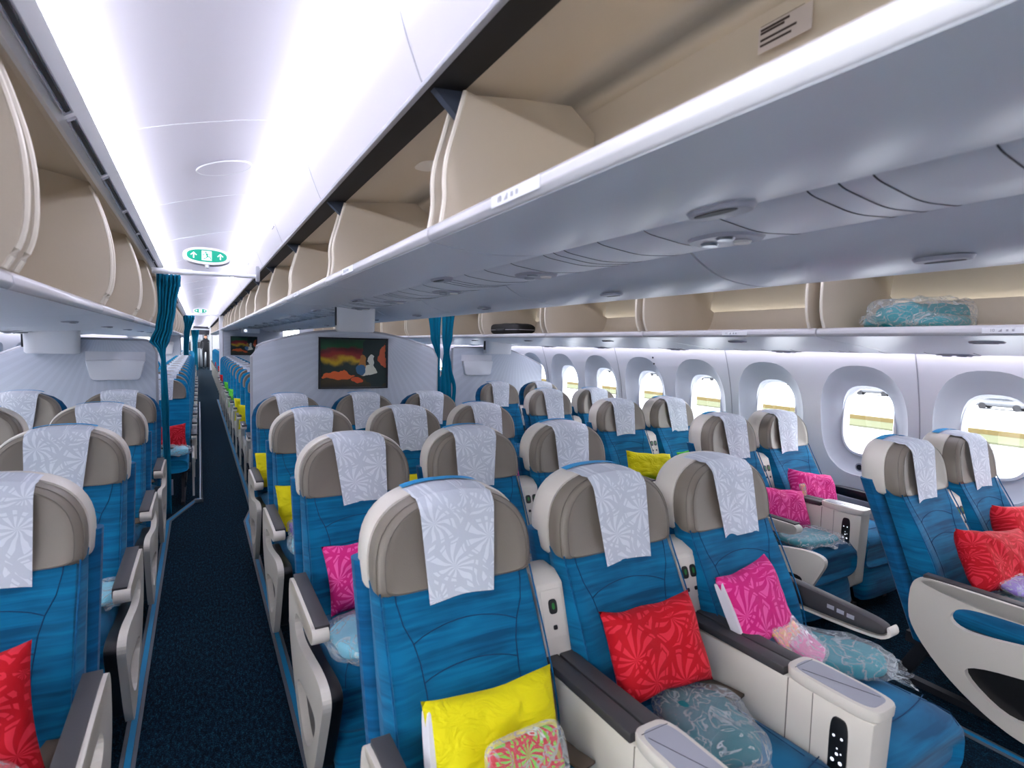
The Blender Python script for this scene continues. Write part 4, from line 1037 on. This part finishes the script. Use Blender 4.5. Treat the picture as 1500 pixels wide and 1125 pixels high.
cushion_thing((3.47, 2.06, .62), (-26, 10, -10), (.38, .24, .13), 'pink', 'pink cushion on the window seat of the second right row', 12)
cushion_thing((3.05, .96, .62), (-26, 5, -8), (.48, .27, .14), 'red', 'red printed cushion on the aisle seat of the front right pair', 13)
cushion_thing((3.56, 1.03, .65), (-26, 4, -6), (.42, .27, .14), 'red', 'red printed cushion on the window seat of the front right pair', 14)
cushion_thing((-.52, 1.62, .60), (-22, -6, 6), (.36, .30, .12), 'red', 'red cushion at the left picture edge on the nearest left seat', 15)
cushion_thing((-.27, 5.90, .57), (-16, -4, 0), (.33, .27, .12), 'red', 'red printed cushion on the first far cabin seat beyond the left curtain', 16)
for i, (x, y, c, nm) in enumerate([(.54, 7.15, 'yellow', 'yellow'), (.54, 7.95, 'yellow', 'yellow'), (.54, 9.55, 'green', 'green'), (.54, 11.15, 'green', 'green'), (.54, 13.5, 'red', 'red'), (.62, 18.0, 'red', 'red'), (.62, 21.2, 'red', 'red')]):
    cushion_thing((x, y-.02, .60), (-16, 0, 0), (.30, .30, .11), c, 'small distant %s cushion right of the far aisle, %s one down' % (nm, ORD[i+1] if i else 'first'), 20+i, 'far cabin cushions')

def slab(w, d, h, seed, n=3.0, lump=.18):
    rnd = random.Random(seed); ox = rnd.uniform(0, 20)
    mb = MB()
    def f(u, v):
        th = u*2*PI; ph = (v-.5)*PI
        c = abs(math.cos(ph))**.45*(1 if True else 0); s = math.sin(ph)
        cx, sx = math.cos(th), math.sin(th)
        x = w/2*c*abs(cx)**(2/n)*(1 if cx >= 0 else -1); y = d/2*c*abs(sx)**(2/n)*(1 if sx >= 0 else -1)
        z = h/2*(abs(s)**.7)*(1 if s >= 0 else -1)
        nn = noise.noise(Vector((x*11+ox, y*11, z*6)))
        k = 1+lump*nn*(.4)
        return (x*k, y*k, max(0, h/2+z*(1+lump*2.6*nn+lump*1.5*noise.noise(Vector((x*24+ox, y*24, 3.))))))
    return mb.grid(f, 44, 18)
def packet(loc, rot, size, mat, label, seed, bag=1.16, kit=None, group='bagged blankets', name='bagged_blanket'):
    o = thing(name, label, 'wrapped blanket', loc, group); o.rotation_euler = tuple(math.radians(a) for a in rot)
    w, d, h = size
    obj('folded_blanket', slab(w, d, h*.85, seed), mat, o, sharp=80)
    if bag:
        mb = slab(w*bag, d*bag, h*1.06, seed+50, 3.2, .16)
        # crumpled open end of the bag
        rnd = random.Random(seed)
        mb.grid(lambda u, v: ((u-.5)*w*(.85+.1*v), -d*.5*bag+.03-.06*v-.012*math.sin(u*23+seed)*v, .022+.010*math.sin(u*14+v*3+seed)*v+.006*math.sin(u*33+v*5)), 40, 6)
        obj('plastic_bag', mb, BAG, o, sharp=80)
    return o
def kit(loc, rot, size, mat, label, group='amenity pouches', film=True, name='amenity_pouch'):
    o = thing(name, label, 'pouch', loc, group); o.rotation_euler = tuple(math.radians(a) for a in rot)
    w, d, h = size
    obj('pouch', slab(w, d, h, len(label), 9., .05), mat, o, sharp=80)
    if film: obj('film_wrap', slab(w*1.10, d*1.16, h*1.3, 3, 6., .12), BAG, o, sharp=80)
    return o
packet((1.18, .95, .463), (0, 0, -22), (.22, .28, .075), TEALD, 'teal blanket in clear plastic on the middle seat of the front centre row', 1)
packet((1.84, 1.00, .463), (0, 0, 42), (.20, .32, .07), TEAL, 'teal blanket in clear plastic on the right seat of the front centre row', 2)
packet((.56, 1.84, .463), (0, 0, 10), (.36, .28, .07), LBLUE, 'round pale teal blanket bag on the second seat along the left aisle', 3)
packet((.52, 2.82, .463), (0, 0, 0), (.26, .28, .06), LBLUE, 'light blue bag on the third seat along the left aisle', 4)
packet((1.12, 2.06, .463), (0, 0, 10), (.36, .26, .10), TEAL, 'teal bagged blanket glimpsed on the middle seat of the second centre row', 5)
packet((-.50, 1.40, .463), (0, 0, 12), (.32, .30, .10), TEAL, 'teal bagged blanket at the lower left picture corner', 6)
packet((2.93, 1.76, .463), (0, 0, -10), (.34, .22, .05), TEAL, 'flat teal blanket bag under the pink cushion, second right row', 7)
packet((3.06, .78, .463), (0, 0, -14), (.38, .26, .075), TEALD, 'teal blanket bag on the aisle seat of the front right pair', 8)
packet((-.36, 2.62, .463), (0, 0, 0), (.20, .20, .05), LBLUE, 'pale blue bag on the second left aisle seat beside its armrest', 9)
packet((-.27, 5.70, .462), (0, 0, 6), (.36, .24, .075), LBLUE, 'pale blue blanket bag under the red cushion in the far cabin', 10)
packet((3.04, 1.33, 1.632), (0, -3, 68), (.24, .40, .14), TEAL, 'heaped teal blankets in torn plastic in the overhead bin above the windows', 11, group='blankets in the window bin')
packet((3.0, 1.24, 1.632), (0, -4, 88), (.20, .26, .07), TEAL, 'lower teal blanket bag at the right of the heap in the window bin', 12, group='blankets in the window bin')
packet((3.02, 1.47, 1.632), (0, 0, 0), (.20, .18, .08), TEAL, 'teal blanket bag at the left of the heap in the window bin', 13, group='blankets in the window bin')
kit((.605, .945, .565), (66, -1, 2), (.18, .18, .03), PM['rgreen'], 'green pouch with red print leaning on the yellow cushion, nearest seat')
kit((1.035, .88, .470), (0, 28, -14), (.07, .30, .03), PM['rgreen'], 'long green and red printed pouch under the teal bag, middle front seat')
kit((1.665, 1.05, .575), (42, 0, 14), (.16, .09, .022), PM['ypink'], 'yellow pouch with pink print on the right seat of the front centre row')
kit((1.70, 1.0, .54), (30, 0, 20), (.16, .10, .022), PM['pinkp'], 'rose pouch just below the yellow printed pouch')
kit((.655, 1.83, .540), (8, 0, 14), (.15, .12, .006), PM['porange'], 'pink card packet on the teal bag, second seat along the left aisle', film=False)
kit((.655, 1.885, .548), (8, 0, 14), (.15, .035, .005), PM['orange'], 'narrow orange card edge above the pink card packet', film=False)
kit((.52, 2.98, .50), (10, 0, 0), (.24, .12, .05), PM['purple'], 'purple pouch below the yellow cushion, third seat along the left aisle')
kit((3.02, .84, .545), (12, 0, -20), (.30, .12, .03), PM['purple'], 'purple pouch in clear film on the teal bag, front right pair')
kit((3.23, 1.99, .66), (70, 0, -10), (.035, .07, .02), PM['ypink'], 'tiny yellow packet at the corner of the pink cushions, second right row')
kit((2.84, 1.86, .515), (0, 0, -10), (.22, .08, .02), PM['purple'], 'thin purple pouch on the flat teal bag, second right row')
kit((-.30, 5.63, .535), (6, 0, 0), (.20, .08, .02), BLACKP, 'dark printed packet under the red cushion in the far cabin')

cs_ = thing('camera_case', 'black soft case lying in the overhead bin above the right bulkhead', 'bag', (2.93, 5.14, 1.632), None, .05)
obj('case_body', slab(.26, .62, .12, 5, 6., .04), M('black_nylon', (22, 22, 24), .7), cs_)
obj('zip', MB().tube([(p[0], p[1], .05) for p in sup(.133, .313, 5, 40)]+[(.133, 0, .05)], .003, 5), GREYP, cs_); obj('carry_handle', MB().tube([(-.132, -.08, .05), (-.155, -.07, .055), (-.155, .07, .055), (-.132, .08, .05)], .006, 6), BLACKP, cs_)
mg = thing('magazine_pouch', 'clear literature pouch with gold magazines under the first far cabin seat', 'magazine holder', (-.33, 5.60, .16))
obj('holder', MB().box(-.17, .12, -.006, .01, -.04, .10), GREYP, mg, bevel=.004); obj('magazine', MB().box(-.15, -.03, -.012, -.006, -.03, .09), M('gold_magazine', (168, 140, 60), .5), mg); obj('magazine', MB().box(-.01, .10, -.012, -.006, -.03, .08), M('ochre_magazine', (150, 120, 50), .5), mg)
for p in [(.0, -.04)]: pass
pcd = thing('paper_placard', 'small white instruction placard stuck inside the nearest centre bin', 'placard', (.968, .685, 2.118)); pcd.rotation_euler = (0, 0, -PI/2)
PLAC = M('placard_paper', (214, 204, 198), .6); INK = M('placard_ink', (70, 58, 52), .7)
obj('paper', MB().box(-.055, .055, -.0012, 0, -.03, .03), PLAC, pcd, smooth=False)
mbp = MB()
for j, (l, zz) in enumerate(((.09, .022), (.06, .013), (.05, .007), (.075, -.006), (.065, -.016))): mbp.box(-.05, -.05+l, -.0022, -.0012, zz-.002, zz+.002)
obj('print', mbp, INK, pcd, smooth=False)
for j, zz in enumerate((1.432, 1.372)):
    bt_ = thing('panel_fastener', 'small dark fastener on the sidewall between windows, %s of the two' % ['upper', 'lower'][j], 'fastener', (wallx(zz)-.004, 3.97, zz), 'sidewall fasteners'); obj('head', MB().cyl((.004, 0, 0), .009, -.006, 'x', 12), DMETAL, bt_, key='fas')
# dado ledge along the right wall
struct('trim_8', MB().ext([(3.955, .50), (3.985, .50), (3.985, .53), (3.965, .53)], 'y', Y0, 16), WALLM)

# ------------------------------------------------------------------ outside the windows
def out():
    conc = M('apron_concrete', (150, 151, 153), .9, spec=0.); 
    g = obj('apron', MB().box(-260, 260, -200, 260, -3.75, -3.7), conc, smooth=False); tag(g, 'pale airport apron seen through the windows', 'ground', None, 'structure')
    gr = MB().box(42, 46, -60, 120, -3.7, -3.58); tag(obj('grass_strip', gr, M('verge_grass', (74, 76, 60), .95, spec=0.), smooth=False), 'strip of grass beyond the apron outside the windows', 'grass', None, 'stuff')
    kb = thing('kerb', 'yellow and white kerb line beyond the grass outside the windows', 'kerb', (46.3, 20, -3.7)); obj('kerb_stone', MB().box(-.15, .15, -80, 100, .1, .42), M('yellow_kerb', (86, 76, 50), .8, spec=0.), kb, smooth=False)
    cols = [(72, 74, 78), (30, 44, 66), (74, 74, 76), (66, 26, 24), (36, 38, 42), (72, 72, 74), (50, 54, 60), (74, 74, 76)]
    nm = ['white', 'blue', 'white', 'red', 'dark grey', 'white', 'grey', 'white']
    tyre = M('tyre_rubber', (44, 44, 46), .8, spec=0.); win = M('car_glass', (40, 44, 50), .5, spec=.1)
    mats = {}
    for i, (x, y) in enumerate([(72, 23.5), (76, 32), (78, 39), (80, 50), (80, 60), (82, 70), (82, 82), (81, 96)]):
        o = thing('car', '%s parked car outside the windows, %s from the front of the row' % (nm[i], ORD[i] if i else 'first'), 'car', (x, y, -3.7), 'parked cars', PI/2+.1*(i % 3))
        if nm[i] not in mats: mats[nm[i]] = M(nm[i].replace(' ', '_')+'_car_paint', cols[i], .35)
        def body():
            mb = MB(); rings = []
            for X_, zt, w in ((-2.2, .62, .75), (-2.15, .85, .85), (-1.2, .95, .9), (-.9, .98, .9), (1.3, .98, .9), (2.1, .92, .88), (2.2, .6, .78)):
                rings.append([(X_, p[0], p[1]) for p in sup(w, (zt-.28)/2, 4, 20, 0, (zt+.28)/2)])
            mb.loft(rings); rings = []
            for z_, a, b_, w in ((.92, -1.3, 1.9, .84), (1.40, -.5, 1.35, .70), (1.46, -.3, 1.2, .62)):
                rings.append([((a+b_)/2+p[0], p[1], z_) for p in sup((b_-a)/2, w, 5, 20)])
            return mb.loft(rings)
        obj('body', body, mats[nm[i]], o, key=('car', nm[i]))
        obj('side_window', lambda: MB().loft([[((a+b_)/2+p[0], p[1], z_) for p in sup((b_-a)/2, w, 5, 20)] for z_, a, b_, w in ((1.02, -1.18, 1.82, .835), (1.34, -.66, 1.46, .745))]), win, o, key='carwin')
        for wx in (-1.4, 1.4):
            for wy in (-.9, .72): obj('wheel', lambda: MB().cyl((0, 0, 0), .33, .18, 'y', 20), tyre, o, loc=(wx, wy, .33), key='whl')
    bl = thing('terminal_building', 'low pale building far beyond the parked cars', 'building', (110, 40, -3.7))
    obj('wall', MB().box(0, 12, -90, 90, 0, 7), M('building_wall', (84, 84, 88), .9, spec=0.), bl, smooth=False)
    wn = MB()
    for k in range(28): wn.box(-.1, 0, -88+6.2*k, -84+6.2*k, 1.2, 2.8)
    obj('window_band', wn, win, bl, smooth=False)
out()

# ------------------------------------------------------------------ light
w = bpy.data.worlds.new('world'); sc.world = w; w.use_nodes = True
bg = w.node_tree.nodes['Background']; bg.inputs[0].default_value = (.965, .98, 1, 1); bg.inputs[1].default_value = 9.0
def area(name, loc, rot, sx, sy, power, color=(1, 1, 1), spread=180):
    l = bpy.data.lights.new(name, 'AREA'); l.shape = 'RECTANGLE'; l.size = sx; l.size_y = sy; l.energy = power; l.color = color; l.spread = math.radians(spread)
    o = bpy.data.objects.new(name, l); COL.objects.link(o); o.location = loc; o.rotation_euler = rot; return o
sc.cycles.diffuse_bounces = 7; sc.cycles.max_bounces = 14; sc.cycles.transparent_max_bounces = 24
v = sc.view_settings; v.view_transform = 'Standard'; v.look = 'None'; v.gamma = 1; v.use_curve_mapping = False; v.exposure = EXPO
